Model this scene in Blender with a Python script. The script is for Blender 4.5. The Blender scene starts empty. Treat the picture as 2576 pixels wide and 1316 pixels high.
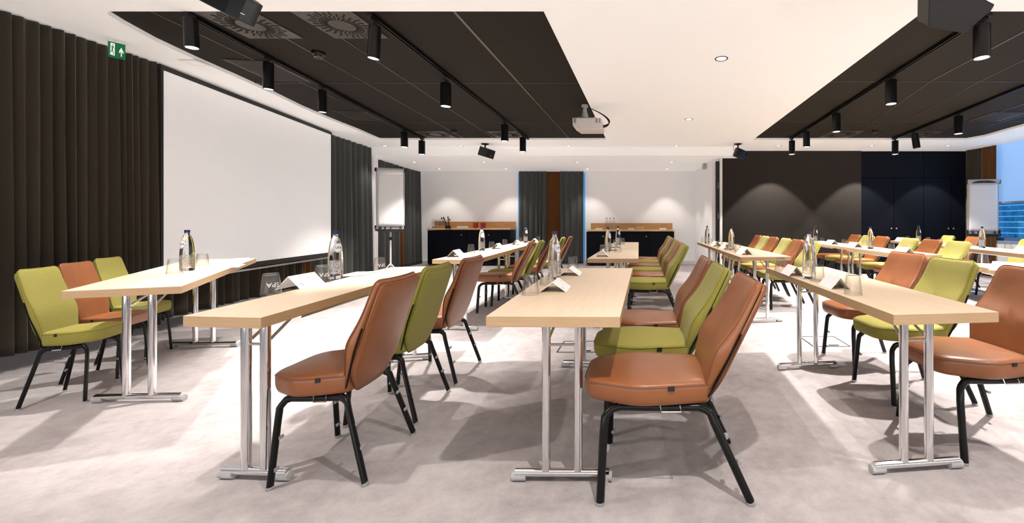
import bpy, math, random
from mathutils import Vector, Matrix
from mathutils.geometry import tessellate_polygon
random.seed(7)
C = bpy.context.scene.collection
PI = math.pi
F, H, CX, CY = 1030.0, 1.10, 1620.0, 561.0     # lens in pixels of the 2576-wide frame, eye height, where the depth lines meet
TT = 0.74                                        # table top height
CEIL = 2.65

# ------------------------------------------------------------------ materials
def mat(name, col, rough=0.5, metal=0.0, col2=None, scale=20.0, bump=0.0, bscale=200.0, emit=0.0, ecol=None,
        trans=0.0, ior=1.45, stretch=(1, 1, 1), sheen=0.0, coat=0.0, spec=None, detail=4.0):
    m = bpy.data.materials.new(name); m.use_nodes = True
    nt = m.node_tree; b = nt.nodes['Principled BSDF']
    b.inputs['Base Color'].default_value = (*col, 1)
    b.inputs['Roughness'].default_value = rough
    b.inputs['Metallic'].default_value = metal
    b.inputs['IOR'].default_value = ior
    b.inputs['Transmission Weight'].default_value = trans
    b.inputs['Sheen Weight'].default_value = sheen
    b.inputs['Coat Weight'].default_value = coat
    if spec is not None: b.inputs['Specular IOR Level'].default_value = spec
    if emit:
        b.inputs['Emission Color'].default_value = (*(ecol or col), 1)
        b.inputs['Emission Strength'].default_value = emit
    tc = nt.nodes.new('ShaderNodeTexCoord'); mp = nt.nodes.new('ShaderNodeMapping')
    mp.inputs['Scale'].default_value = stretch
    nt.links.new(tc.outputs['Object'], mp.inputs['Vector'])
    if col2 is not None:
        n = nt.nodes.new('ShaderNodeTexNoise'); n.inputs['Scale'].default_value = scale
        n.inputs['Detail'].default_value = detail
        nt.links.new(mp.outputs['Vector'], n.inputs['Vector'])
        r = nt.nodes.new('ShaderNodeValToRGB')
        r.color_ramp.elements[0].position = .3; r.color_ramp.elements[1].position = .7
        r.color_ramp.elements[0].color = (*col, 1); r.color_ramp.elements[1].color = (*col2, 1)
        nt.links.new(n.outputs['Fac'], r.inputs['Fac']); nt.links.new(r.outputs['Color'], b.inputs['Base Color'])
    if bump:
        n2 = nt.nodes.new('ShaderNodeTexNoise'); n2.inputs['Scale'].default_value = bscale
        nt.links.new(mp.outputs['Vector'], n2.inputs['Vector'])
        bp = nt.nodes.new('ShaderNodeBump'); bp.inputs['Strength'].default_value = bump; bp.inputs['Distance'].default_value = .002
        nt.links.new(n2.outputs['Fac'], bp.inputs['Height']); nt.links.new(bp.outputs['Normal'], b.inputs['Normal'])
    return m

def carpet():
    m = mat('carpet', (.3, .3, .3), .95, sheen=.1, spec=.1)
    nt = m.node_tree; b = nt.nodes['Principled BSDF']
    tc = nt.nodes['Texture Coordinate'] if 'Texture Coordinate' in nt.nodes else nt.nodes.new('ShaderNodeTexCoord')
    def noise(s, d, rough=.6):
        n = nt.nodes.new('ShaderNodeTexNoise'); n.inputs['Scale'].default_value = s; n.inputs['Detail'].default_value = d
        n.inputs['Roughness'].default_value = rough; nt.links.new(tc.outputs['Object'], n.inputs['Vector']); return n
    a, c, f = noise(1.3, 6), noise(9, 8, .75), noise(260, 3)
    def math_(op, x, y):
        n = nt.nodes.new('ShaderNodeMath'); n.operation = op
        for i, v in enumerate((x, y)):
            if isinstance(v, (int, float)): n.inputs[i].default_value = v
            else: nt.links.new(v, n.inputs[i])
        return n.outputs[0]
    s = math_('ADD', math_('MULTIPLY', a.outputs['Fac'], .45), math_('ADD', math_('MULTIPLY', c.outputs['Fac'], .4), math_('MULTIPLY', f.outputs['Fac'], .15)))
    r = nt.nodes.new('ShaderNodeValToRGB')
    r.color_ramp.elements[0].position = .38; r.color_ramp.elements[1].position = .64
    r.color_ramp.elements[0].color = (.30, .262, .262, 1); r.color_ramp.elements[1].color = (.53, .49, .49, 1)
    nt.links.new(s, r.inputs['Fac']); nt.links.new(r.outputs['Color'], b.inputs['Base Color'])
    bp = nt.nodes.new('ShaderNodeBump'); bp.inputs['Strength'].default_value = .5; bp.inputs['Distance'].default_value = .004
    nt.links.new(f.outputs['Fac'], bp.inputs['Height']); nt.links.new(bp.outputs['Normal'], b.inputs['Normal'])
    return m

def clear_glass():
    """thin clear glass: mostly see-through, mirror-like toward its edges"""
    m = bpy.data.materials.new('tumbler_glass'); m.use_nodes = True; nt = m.node_tree
    nt.nodes.remove(nt.nodes['Principled BSDF']); out = nt.nodes['Material Output']
    tr = nt.nodes.new('ShaderNodeBsdfTransparent'); gl = nt.nodes.new('ShaderNodeBsdfGlossy'); gl.inputs['Roughness'].default_value = .03
    lw = nt.nodes.new('ShaderNodeLayerWeight'); lw.inputs['Blend'].default_value = .38
    r = nt.nodes.new('ShaderNodeValToRGB'); e = r.color_ramp.elements
    e[0].position = 0; e[0].color = (.975, .98, .975, 1); e[1].position = 1; e[1].color = (.60, .60, .58, 1); x = e.new(.55); x.color = (.94, .94, .93, 1)
    nt.links.new(lw.outputs['Facing'], r.inputs['Fac']); nt.links.new(r.outputs['Color'], tr.inputs['Color'])
    n = nt.nodes.new('ShaderNodeTexNoise'); n.inputs['Scale'].default_value = 35
    b = nt.nodes.new('ShaderNodeBump'); b.inputs['Strength'].default_value = .25; b.inputs['Distance'].default_value = .002; nt.links.new(n.outputs['Fac'], b.inputs['Height'])
    nt.links.new(b.outputs['Normal'], gl.inputs['Normal'])
    mx = nt.nodes.new('ShaderNodeMixShader'); pw = nt.nodes.new('ShaderNodeMath'); pw.operation = 'POWER'; pw.inputs[1].default_value = 3.5
    lw2 = nt.nodes.new('ShaderNodeLayerWeight'); lw2.inputs['Blend'].default_value = .5; nt.links.new(lw2.outputs['Facing'], pw.inputs[0])
    ad = nt.nodes.new('ShaderNodeMath'); ad.operation = 'MULTIPLY_ADD'; ad.inputs[1].default_value = .85; ad.inputs[2].default_value = .05
    nt.links.new(pw.outputs[0], ad.inputs[0]); nt.links.new(ad.outputs[0], mx.inputs['Fac'])
    nt.links.new(tr.outputs[0], mx.inputs[1]); nt.links.new(gl.outputs[0], mx.inputs[2]); nt.links.new(mx.outputs[0], out.inputs['Surface'])
    return m

def bottle_mat():
    """clear glass full of water, with a raised scribble pattern on its lower third"""
    m = mat('bottle_glass', (.97, .985, .98), .0, trans=1.0, ior=1.34)
    nt = m.node_tree; b = nt.nodes['Principled BSDF']
    tc = nt.nodes['Texture Coordinate']
    v = nt.nodes.new('ShaderNodeTexNoise'); v.inputs['Scale'].default_value = 70; v.inputs['Distortion'].default_value = 2.5
    nt.links.new(tc.outputs['Object'], v.inputs['Vector'])
    ring = nt.nodes.new('ShaderNodeValToRGB')
    e = ring.color_ramp.elements; e[0].position = .46; e[0].color = (0, 0, 0, 1); e[1].position = .5; e[1].color = (1, 1, 1, 1)
    e2 = e.new(.54); e2.color = (0, 0, 0, 1)
    nt.links.new(v.outputs['Fac'], ring.inputs['Fac'])
    sx = nt.nodes.new('ShaderNodeSeparateXYZ'); nt.links.new(tc.outputs['Object'], sx.inputs[0])
    lo = nt.nodes.new('ShaderNodeMath'); lo.operation = 'LESS_THAN'; lo.inputs[1].default_value = .118; nt.links.new(sx.outputs['Z'], lo.inputs[0])
    hi = nt.nodes.new('ShaderNodeMath'); hi.operation = 'GREATER_THAN'; hi.inputs[1].default_value = .03; nt.links.new(sx.outputs['Z'], hi.inputs[0])
    mm = nt.nodes.new('ShaderNodeMath'); mm.operation = 'MULTIPLY'; nt.links.new(lo.outputs[0], mm.inputs[0]); nt.links.new(hi.outputs[0], mm.inputs[1])
    m2 = nt.nodes.new('ShaderNodeMath'); m2.operation = 'MULTIPLY'; nt.links.new(mm.outputs[0], m2.inputs[0]); nt.links.new(ring.outputs['Color'], m2.inputs[1])
    bp = nt.nodes.new('ShaderNodeBump'); bp.inputs['Strength'].default_value = 1.0; bp.inputs['Distance'].default_value = .004
    nt.links.new(m2.outputs[0], bp.inputs['Height']); nt.links.new(bp.outputs['Normal'], b.inputs['Normal'])
    return m

M = dict(
    carpet=carpet(),
    wall=mat('white_wall_glow', (.82, .80, .79), .7, col2=(.84, .82, .81), scale=3, bump=.08, bscale=120, emit=.09, ecol=(1, .97, .95)),  # slight emission puts fill light into the wall paint
    ceil=mat('white_ceiling_glow', (.84, .825, .80), .8, col2=(.85, .835, .81), scale=1.2, emit=.20, ecol=(1, .975, .96)),  # emission makes the plain ceiling glow as soft room fill
    trim=mat('white_trim', (.78, .77, .76), .5, col2=(.80, .79, .78), scale=5),
    black_wall=mat('dark_fabric_wall', (.016, .0135, .0115), .85, col2=(.024, .020, .0175), scale=60, bump=.4, bscale=500, stretch=(1, 1, 6), spec=.25),
    black_cab=mat('black_laminate', (.0028, .0036, .0065), .5, col2=(.0040, .0050, .0085), scale=30, spec=.10),
    panel=mat('acoustic_panel', (.011, .0085, .0062), .8, col2=(.016, .0125, .009), scale=90, bump=.3, bscale=600, spec=.25),
    joint=mat('panel_joint', (.10, .085, .07), .35, metal=.6, col2=(.13, .11, .09), scale=8),
    joint_dark=mat('panel_joint_dark', (.03, .026, .022), .5, col2=(.045, .04, .035), scale=8),
    grille=mat('grille_metal', (.055, .046, .038), .4, col2=(.075, .063, .052), scale=10, metal=.3),
    hole=mat('grille_hole', (.0015, .0012, .001), .9, col2=(.002, .002, .002)),
    black=mat('black_metal', (.004, .004, .004), .28, col2=(.006, .006, .006), scale=40, spec=.3),
    black_matt=mat('black_matt', (.009, .008, .008), .6, col2=(.013, .012, .011), scale=40),
    lens=mat('lamp_lens', (1, 1, 1), .4, emit=30.0, ecol=(1, .97, .93), col2=(.95, .95, .95)),
    downlens=mat('downlight_lens', (1, 1, 1), .4, emit=4.0, ecol=(1, .96, .9), col2=(.95, .95, .95)),
    ring=mat('dark_ring', (.05, .045, .04), .4, col2=(.07, .065, .06)),
    leather=mat('tan_leather', (.232, .078, .025), .34, col2=(.262, .092, .031), scale=9, bump=.12, bscale=420, coat=.08),
    piping=mat('tan_piping', (.17, .062, .026), .4, col2=(.19, .07, .03), scale=9),
    green=mat('green_wool', (.235, .208, .030), .85, col2=(.315, .282, .056), scale=260, bump=.5, bscale=600, sheen=.08, detail=1),
    gpiping=mat('green_piping', (.20, .19, .03), .85, col2=(.24, .22, .04), scale=200),
    chrome=mat('chrome', (.78, .78, .79), .07, metal=1.0, col2=(.82, .82, .83), scale=5),
    steel=mat('satin_steel', (.55, .54, .52), .3, metal=.9, col2=(.6, .59, .57), scale=12),
    clear=mat('clear_plastic', (.85, .87, .87), .15, trans=.6, ior=1.4, col2=(.9, .9, .9)),
    maple=mat('maple_laminate', (.69, .53, .375), .38, col2=(.74, .585, .43), scale=3.2, stretch=(14, 1.1, 8), spec=.4),
    maple_edge=mat('maple_edge', (.40, .255, .135), .45, col2=(.45, .295, .16), scale=4, stretch=(2, 2, 40)),
    oak=mat('oak', (.44, .235, .095), .5, col2=(.55, .32, .14), scale=5, stretch=(1.5, 1.5, 14)),
    oak_light=mat('oak_light', (.55, .35, .18), .45, col2=(.62, .42, .23), scale=5, stretch=(1.5, 14, 1.5)),
    screen=mat('projection_screen', (.84, .83, .82), .8, col2=(.845, .835, .825), scale=2, emit=.20, ecol=(1, .98, .97)),  # faint emission stands in for light falling on the screen
    curtain=mat('dark_curtain', (.031, .0255, .018), .9, col2=(.043, .035, .025), scale=200, sheen=.15, spec=.15),
    curtain_grey=mat('grey_curtain', (.055, .059, .056), .9, col2=(.072, .076, .071), scale=200, sheen=.15, spec=.15),
    curtain_brown=mat('brown_curtain', (.085, .032, .008), .9, col2=(.11, .043, .012), scale=200, sheen=.1, spec=.15),
    white=mat('white_card', (.86, .85, .84), .6, col2=(.87, .86, .85), scale=10),
    ink=mat('grey_ink', (.25, .25, .27), .6, col2=(.3, .3, .32)),
    paper=mat('paper', (.85, .84, .83), .7, col2=(.86, .85, .84), scale=4),
    glass=clear_glass(),
    bottle=bottle_mat(),
    frost=mat('frosted_print', (.9, .9, .9), .6, col2=(.93, .93, .93)),
    navy=mat('navy_cap', (.008, .011, .085), .35, col2=(.011, .015, .10), scale=30),
    label=mat('bottle_label', (.82, .84, .86), .5, col2=(.85, .86, .88), scale=20),
    exit_green=mat('exit_green', (.0, .115, .035), .4, col2=(.0, .125, .04), emit=.12, ecol=(0, .3, .1)),
    exit_white=mat('exit_white', (.8, .85, .75), .4, col2=(.85, .88, .8), emit=.35, ecol=(.9, 1, .85)),
    silver=mat('grey_plastic', (.42, .41, .40), .4, col2=(.46, .45, .44)),
    cream=mat('cream_plastic', (.66, .61, .57), .45, col2=(.7, .65, .61), scale=8),
    slots=mat('vent_slots', (.22, .2, .18), .5, col2=(.4, .37, .34), scale=60, stretch=(1, 1, .1)),
    red=mat('red_enamel', (.40, .01, .008), .35, col2=(.45, .015, .01)),
    blind=mat('blind_cloth', (.35, .52, .85), .8, col2=(.38, .56, .88), scale=1.5, emit=.55, ecol=(.24, .52, 1.0)),  # emission stands in for dusk light coming through the cloth
    glow=mat('dusk_glass', (.1, .3, .6), .1, col2=(.1, .32, .65), emit=.4, ecol=(.10, .38, .85)),
    sill=mat('sill_paint', (.25, .34, .5), .5, col2=(.27, .36, .52)),
    frame=mat('window_frame', (.10, .16, .28), .4, col2=(.12, .18, .3)),
    buff=mat('buffer_rubber', (.5, .5, .5), .25, trans=.4, col2=(.55, .55, .55)),
)

# ------------------------------------------------------------------ mesh builder
class MB:
    def __init__(s): s.v, s.f = [], []
    def add(s, vs, fs):
        b = len(s.v); s.v += [tuple(p) for p in vs]; s.f += [tuple(i + b for i in f) for f in fs]; return s
    def box(s, c, d, rot=None):
        x, y, z = d[0] / 2, d[1] / 2, d[2] / 2
        P = [Vector((i * x, j * y, k * z)) for k in (-1, 1) for i, j in ((-1, -1), (1, -1), (1, 1), (-1, 1))]
        if rot is not None: P = [rot @ p for p in P]
        return s.add([p + Vector(c) for p in P], [(3, 2, 1, 0), (4, 5, 6, 7), (0, 1, 5, 4), (1, 2, 6, 5), (2, 3, 7, 6), (3, 0, 4, 7)])
    def prism(s, poly, z0, z1):
        n = len(poly)
        vs = [(p[0], p[1], z0) for p in poly] + [(p[0], p[1], z1) for p in poly]
        return s.add(vs, [tuple(range(n - 1, -1, -1)), tuple(range(n, 2 * n))] + [(i, (i + 1) % n, n + (i + 1) % n, n + i) for i in range(n)])
    def tube(s, pts, r, n=12, caps=True, ry=None):
        pts = [Vector(p) for p in pts]; b = len(s.v); up = None
        for i, p in enumerate(pts):
            t = (pts[min(i + 1, len(pts) - 1)] - pts[max(i - 1, 0)]).normalized()
            if up is None: up = Vector((0, 1, 0)) if abs(t.y) < .9 else Vector((1, 0, 0))
            a = (up - t * up.dot(t)).normalized(); bb = t.cross(a); up = a
            rr = r[i] if isinstance(r, (list, tuple)) else r
            for k in range(n):
                th = 2 * PI * k / n
                s.v.append(tuple(p + a * math.cos(th) * rr + bb * math.sin(th) * (ry or rr)))
        for i in range(len(pts) - 1):
            for k in range(n):
                k2 = (k + 1) % n
                s.f.append((b + i * n + k, b + i * n + k2, b + (i + 1) * n + k2, b + (i + 1) * n + k))
        if caps:
            s.f.append(tuple(b + k for k in range(n - 1, -1, -1))); e = b + (len(pts) - 1) * n
            s.f.append(tuple(e + k for k in range(n)))
        return s
    def lathe(s, prof, n=32, c=(0, 0, 0), close=False):
        b = len(s.v); m = len(prof)
        for r, z in prof:
            for k in range(n):
                t = 2 * PI * k / n
                s.v.append((c[0] + r * math.cos(t), c[1] + r * math.sin(t), c[2] + z))
        for i in range(m if close else m - 1):
            j = (i + 1) % m
            for k in range(n):
                k2 = (k + 1) % n
                s.f.append((b + i * n + k, b + i * n + k2, b + j * n + k2, b + j * n + k))
        if not close:
            if prof[0][0] > 1e-6: s.f.append(tuple(b + k for k in range(n - 1, -1, -1)))
            if prof[-1][0] > 1e-6: s.f.append(tuple(b + (m - 1) * n + k for k in range(n)))
        return s
    def pillow(s, outline, top, bot, fn):
        """rings of the outline from the bottom centre, round the rim, to the top centre; fn maps (u, v, t) to a point"""
        n = len(outline); cu = sum(p[0] for p in outline) / n; cv = sum(p[1] for p in outline) / n
        b = len(s.v); rings = bot + top
        for k, t in rings:
            for p in outline: s.v.append(tuple(fn(cu + (p[0] - cu) * k, cv + (p[1] - cv) * k, t)))
        for i in range(len(rings) - 1):
            for j in range(n):
                j2 = (j + 1) % n
                s.f.append((b + i * n + j, b + i * n + j2, b + (i + 1) * n + j2, b + (i + 1) * n + j))
        s.f.append(tuple(b + k for k in range(n - 1, -1, -1))); e = b + (len(rings) - 1) * n
        s.f.append(tuple(e + k for k in range(n)))
        return s
    def build(s, name, m, parent=None, bevel=0.0, smooth=True, angle=35, loc=None, rotz=None, seg=2):
        me = bpy.data.meshes.new(name); me.from_pydata(s.v, [], s.f); me.validate(); me.update()
        if smooth:
            me.polygons.foreach_set('use_smooth', [True] * len(me.polygons)); me.set_sharp_from_angle(angle=math.radians(angle))
        ms = m if isinstance(m, (list, tuple)) else [m]
        for q in ms: me.materials.append(M[q] if isinstance(q, str) else q)
        o = bpy.data.objects.new(name, me); C.objects.link(o)
        if parent: o.parent = parent
        if loc is not None: o.location = loc
        if rotz is not None: o.rotation_euler.z = rotz
        if bevel:
            bv = o.modifiers.new('bevel', 'BEVEL'); bv.width = bevel; bv.segments = seg; bv.limit_method = 'ANGLE'; bv.angle_limit = math.radians(40)
        return o

def tag(o, label=None, cat=None, group=None, kind=None):
    if label: o['label'] = label
    if cat: o['category'] = cat
    if group: o['group'] = group
    if kind: o['kind'] = kind
    return o
def empty(name, loc=(0, 0, 0), rz=0.0, sc=(1, 1, 1)):
    o = bpy.data.objects.new(name, None); C.objects.link(o); o.location = loc; o.rotation_euler = (0, 0, rz); o.scale = sc
    o.empty_display_size = .1
    return o
def kids(o): return [c for c in bpy.data.objects if c.parent == o]
def copy_tree(o, parent=None, known=None):
    if known is None:
        known = {}
        for c in bpy.data.objects:
            if c.parent: known.setdefault(c.parent.name, []).append(c)
    c = o.copy(); C.objects.link(c); c.parent = parent
    for ch in known.get(o.name, []): copy_tree(ch, c, known)
    return c
def struct(o): o['kind'] = 'structure'; return o
def superell(a, b, n, N=40, c=(0, 0), mod=None):
    out = []
    for i in range(N):
        t = 2 * PI * i / N; ct, st = math.cos(t), math.sin(t)
        x = a * math.copysign(abs(ct) ** (2 / n), ct); y = b * math.copysign(abs(st) ** (2 / n), st)
        if mod: x, y = mod(x, y)
        out.append((c[0] + x, c[1] + y))
    return out
def rounded(pts, k=6):
    """closed outline through corner points (x, y, radius)"""
    out = []; n = len(pts)
    for i in range(n):
        p0, p, p1 = (Vector(pts[j % n][:2]) for j in (i - 1, i, i + 1)); r = pts[i][2]
        a, b = (p0 - p), (p1 - p); la, lb = a.length, b.length; a.normalize(); b.normalize()
        th = a.angle(b); d = min(r / math.tan(th / 2), la * .49, lb * .49)
        s0, s1 = p + a * d, p + b * d
        for j in range(k + 1):
            u = j / k; q = s0 * (1 - u) ** 2 + p * 2 * u * (1 - u) + s1 * u * u; out.append((q.x, q.y))
    res = []
    for i, p in enumerate(out):
        q = out[(i + 1) % len(out)]; res.append(p); L_ = math.dist(p, q)
        m_ = int(L_ / .028)
        for j in range(1, m_ + 1): res.append((p[0] + (q[0] - p[0]) * j / (m_ + 1), p[1] + (q[1] - p[1]) * j / (m_ + 1)))
    return res
def flr(px, py):
    d = H * F / (py - CY); return ((px - CX) / F * d, d)
def tbl(px, py):
    d = (H - TT) * F / (py - CY); return ((px - CX) / F * d, d)
def cei(px, py, h=CEIL):
    d = (h - H) * F / (CY - py); return ((px - CX) / F * d, d)

# ------------------------------------------------------------------ room shell
WALL_L = [(-4.62, .6), (-4.64, 2.94), (-4.68, 3.98), (-5.28, 6.9), (-5.60, 8.4)]
fl = MB().prism([(-7.5, -.6), (7.6, -.6), (7.6, 12), (-7.5, 12)], -.06, 0)
struct(fl.build('floor', 'carpet', smooth=False))

LI = [(-3.93, 3.0), (-.735, 3.0), (-.70, 7.64), (-4.93, 7.64), (-4.80, 6.9), (-4.72, 6.2), (-4.60, 5.5), (-4.46, 4.95), (-4.34, 4.35), (-4.26, 3.9), (-4.17, 3.5), (-4.06, 3.2), (-3.99, 3.05)]
RI = [(2.05, 3.0), (6.04, 3.0), (6.05, 6.2), (6.08, 6.9), (6.12, 7.35), (6.02, 7.64), (2.03, 7.64)]
def holed(name, outer, holes, z, m, thick=.03):
    loops = [[Vector((x, y, 0)) for x, y in L] for L in [outer] + holes]
    tri = tessellate_polygon(loops); flat = [p for L in loops for p in L]
    mb = MB(); mb.add([(p.x, p.y, z) for p in flat], [])
    for t in tri:
        a, b_, c = (flat[i] for i in t)
        up = (b_ - a).cross(c - a).z > 0
        mb.f.append(tuple(reversed(t)) if up else tuple(t))
    base = len(outer)
    for hL in holes:
        n = len(hL); k = len(mb.v)
        mb.v += [(x, y, z) for x, y in hL] + [(x, y, z + thick) for x, y in hL]
        mb.f += [(k + i, k + (i + 1) % n, k + n + (i + 1) % n, k + n + i) for i in range(n)]
    return mb.build(name, m, smooth=False)
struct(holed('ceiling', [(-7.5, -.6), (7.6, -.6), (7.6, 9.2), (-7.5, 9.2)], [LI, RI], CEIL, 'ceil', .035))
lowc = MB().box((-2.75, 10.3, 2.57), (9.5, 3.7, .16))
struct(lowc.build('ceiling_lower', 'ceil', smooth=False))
for nm, L in (('ceiling_panel_screen_side', LI), ('ceiling_panel_window_side', RI)):
    xs = [p[0] for p in L]; ys = [p[1] for p in L]
    struct(MB().prism([(min(xs) - .05, min(ys) - .05), (max(xs) + .05, min(ys) - .05), (max(xs) + .05, max(ys) + .05), (min(xs) - .05, max(ys) + .05)], CEIL + .035, CEIL + .07).build(nm, 'panel', smooth=False))
# joints between the acoustic panels
ZJ = CEIL + .033
def strip(p, q, w, m, n):
    p, q = Vector((*p, ZJ)), Vector((*q, ZJ)); d = q - p; a = math.atan2(d.y, d.x)
    struct(MB().box((p + q) / 2, (d.length, w, .006), Matrix.Rotation(a, 3, 'Z')).build('trim_%d' % n, m, smooth=False))
tn = 1
for p, q, w, m in [((-1.42, 3.02), (-1.40, 7.62), .022, 'joint'), ((-2.56, 3.02), (-2.80, 7.62), .012, 'joint'), ((-3.06, 3.4), (-3.36, 7.62), .012, 'joint'),
                   ((-3.68, 3.02), (-4.12, 6.9), .010, 'joint'),
                   ((-4.40, 4.63), (-.72, 4.63), .014, 'joint_dark'), ((-4.75, 6.45), (-.71, 6.45), .012, 'joint_dark'),
                   ((3.12, 3.02), (3.20, 4.6), .016, 'joint'), ((3.20, 4.6), (3.85, 7.62), .012, 'joint_dark'), ((3.6, 3.02), (3.75, 4.6), .012, 'joint_dark'), ((3.75, 4.6), (4.3, 7.62), .012, 'joint_dark'),
                   ((4.9, 3.02), (5.2, 7.62), .012, 'joint'), ((5.5, 3.5), (5.65, 7.62), .012, 'joint'),
                   ((2.06, 4.58), (6.02, 4.58), .014, 'joint_dark'), ((2.05, 6.38), (6.02, 6.38), .012, 'joint_dark')]:
    strip(p, q, w, m, tn); tn += 1

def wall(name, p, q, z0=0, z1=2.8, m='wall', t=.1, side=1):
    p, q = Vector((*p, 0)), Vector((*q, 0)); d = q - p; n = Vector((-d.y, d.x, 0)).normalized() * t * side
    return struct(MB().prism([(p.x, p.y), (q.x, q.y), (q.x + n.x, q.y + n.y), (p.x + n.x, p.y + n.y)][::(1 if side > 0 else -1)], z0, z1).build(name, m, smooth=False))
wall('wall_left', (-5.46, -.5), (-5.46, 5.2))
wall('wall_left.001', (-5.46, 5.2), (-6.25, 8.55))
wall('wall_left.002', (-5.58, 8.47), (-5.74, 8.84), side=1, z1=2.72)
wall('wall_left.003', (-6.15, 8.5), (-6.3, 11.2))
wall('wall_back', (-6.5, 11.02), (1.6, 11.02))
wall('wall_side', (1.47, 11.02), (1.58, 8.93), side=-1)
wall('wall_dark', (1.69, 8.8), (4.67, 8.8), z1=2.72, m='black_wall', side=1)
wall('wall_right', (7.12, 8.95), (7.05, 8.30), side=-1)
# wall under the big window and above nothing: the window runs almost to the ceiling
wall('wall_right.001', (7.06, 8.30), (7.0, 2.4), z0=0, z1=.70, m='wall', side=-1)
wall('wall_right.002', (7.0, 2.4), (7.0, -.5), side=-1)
struct(MB().box((1.655, 8.84, 1.35), (.055, .12, 2.7)).build('trim_30', 'trim', smooth=False, bevel=.004))
o = struct(MB().box((1.59, 8.86, 1.23), (.075, .06, 2.40)).build('door_1', 'black_matt', smooth=False))
MB().box((1.60, 8.82, 1.25), (.008, .012, .12)).box((1.60, 8.82, 1.9), (.008, .012, .12)).box((1.60, 8.82, .5), (.008, .012, .12)).build('hinge', 'steel', o, smooth=False)
struct(MB().box((-2.3, 11.0, .045), (7.4, .03, .09)).build('baseboard_back', 'trim', smooth=False, bevel=.003))
struct(MB().box((1.50, 9.97, .045), (.03, 2.0, .09), Matrix.Rotation(.05, 3, 'Z')).build('baseboard_side', 'trim', smooth=False))

# the window in the window-side wall: glass, slatted blind outside, light blue blind inside
w1 = struct(MB().box((7.03, 5.35, .725), (.16, 5.9, .05)).build('window_1', 'sill', smooth=False, bevel=.004))
MB().box((7.10, 5.35, .78), (.05, 5.9, .06)).box((7.10, 8.27, 1.7), (.05, .05, 1.9)).box((7.10, 6.6, 1.7), (.05, .05, 1.9)).build('window_frame', 'frame', w1, smooth=False)
MB().box((7.06, 5.35, 2.07), (.006, 5.9, 1.14)).build('roller_blind', 'blind', w1, smooth=False)
MB().box((7.05, 5.35, 1.50), (.03, 5.9, .03)).build('blind_rail', 'silver', w1, smooth=False)
def dusk():
    m = bpy.data.materials.new('dusk_outside'); m.use_nodes = True; nt = m.node_tree
    b = nt.nodes['Principled BSDF']; b.inputs['Roughness'].default_value = .8
    tc = nt.nodes.new('ShaderNodeTexCoord'); sp = nt.nodes.new('ShaderNodeSeparateXYZ'); nt.links.new(tc.outputs['Object'], sp.inputs[0])
    mu = nt.nodes.new('ShaderNodeMath'); mu.operation = 'MULTIPLY'; mu.inputs[1].default_value = 9.0; nt.links.new(sp.outputs['Z'], mu.inputs[0])
    fr = nt.nodes.new('ShaderNodeMath'); fr.operation = 'FRACT'; nt.links.new(mu.outputs[0], fr.inputs[0])
    lt = nt.nodes.new('ShaderNodeMath'); lt.operation = 'LESS_THAN'; lt.inputs[1].default_value = .16; nt.links.new(fr.outputs[0], lt.inputs[0])
    n = nt.nodes.new('ShaderNodeTexNoise'); n.inputs['Scale'].default_value = 7; n.inputs['Detail'].default_value = 8; n.inputs['Roughness'].default_value = .8
    nt.links.new(tc.outputs['Object'], n.inputs['Vector'])
    r = nt.nodes.new('ShaderNodeValToRGB'); e = r.color_ramp.elements
    e[0].position = .3; e[0].color = (.004, .05, .16, 1); e[1].position = .62; e[1].color = (.02, .20, .50, 1); x = e.new(.75); x.color = (.2, .35, .6, 1)
    nt.links.new(n.outputs['Fac'], r.inputs['Fac'])
    mx = nt.nodes.new('ShaderNodeMixRGB'); mx.inputs['Color2'].default_value = (.12, .5, .95, 1)
    nt.links.new(lt.outputs[0], mx.inputs['Fac']); nt.links.new(r.outputs['Color'], mx.inputs['Color1'])
    nt.links.new(mx.outputs['Color'], b.inputs['Emission Color']); nt.links.new(mx.outputs['Color'], b.inputs['Base Color']); b.inputs['Emission Strength'].default_value = .8
    return m
MB().box((7.32, 5.6, 1.6), (.02, 7.4, 2.6)).build('dusk_backdrop', dusk(), w1, smooth=False)
MB().box((7.12, 5.35, 1.6), (.008, 5.9, 1.8)).build('pane', 'glass', w1, smooth=False)
# narrow windows hidden behind the curtains; dusk light shows at the curtain edges
w2 = struct(MB().box((-2.48, 11.0, 1.25), (1.80, .02, 2.4)).build('window_2', 'glow', smooth=False))

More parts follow.
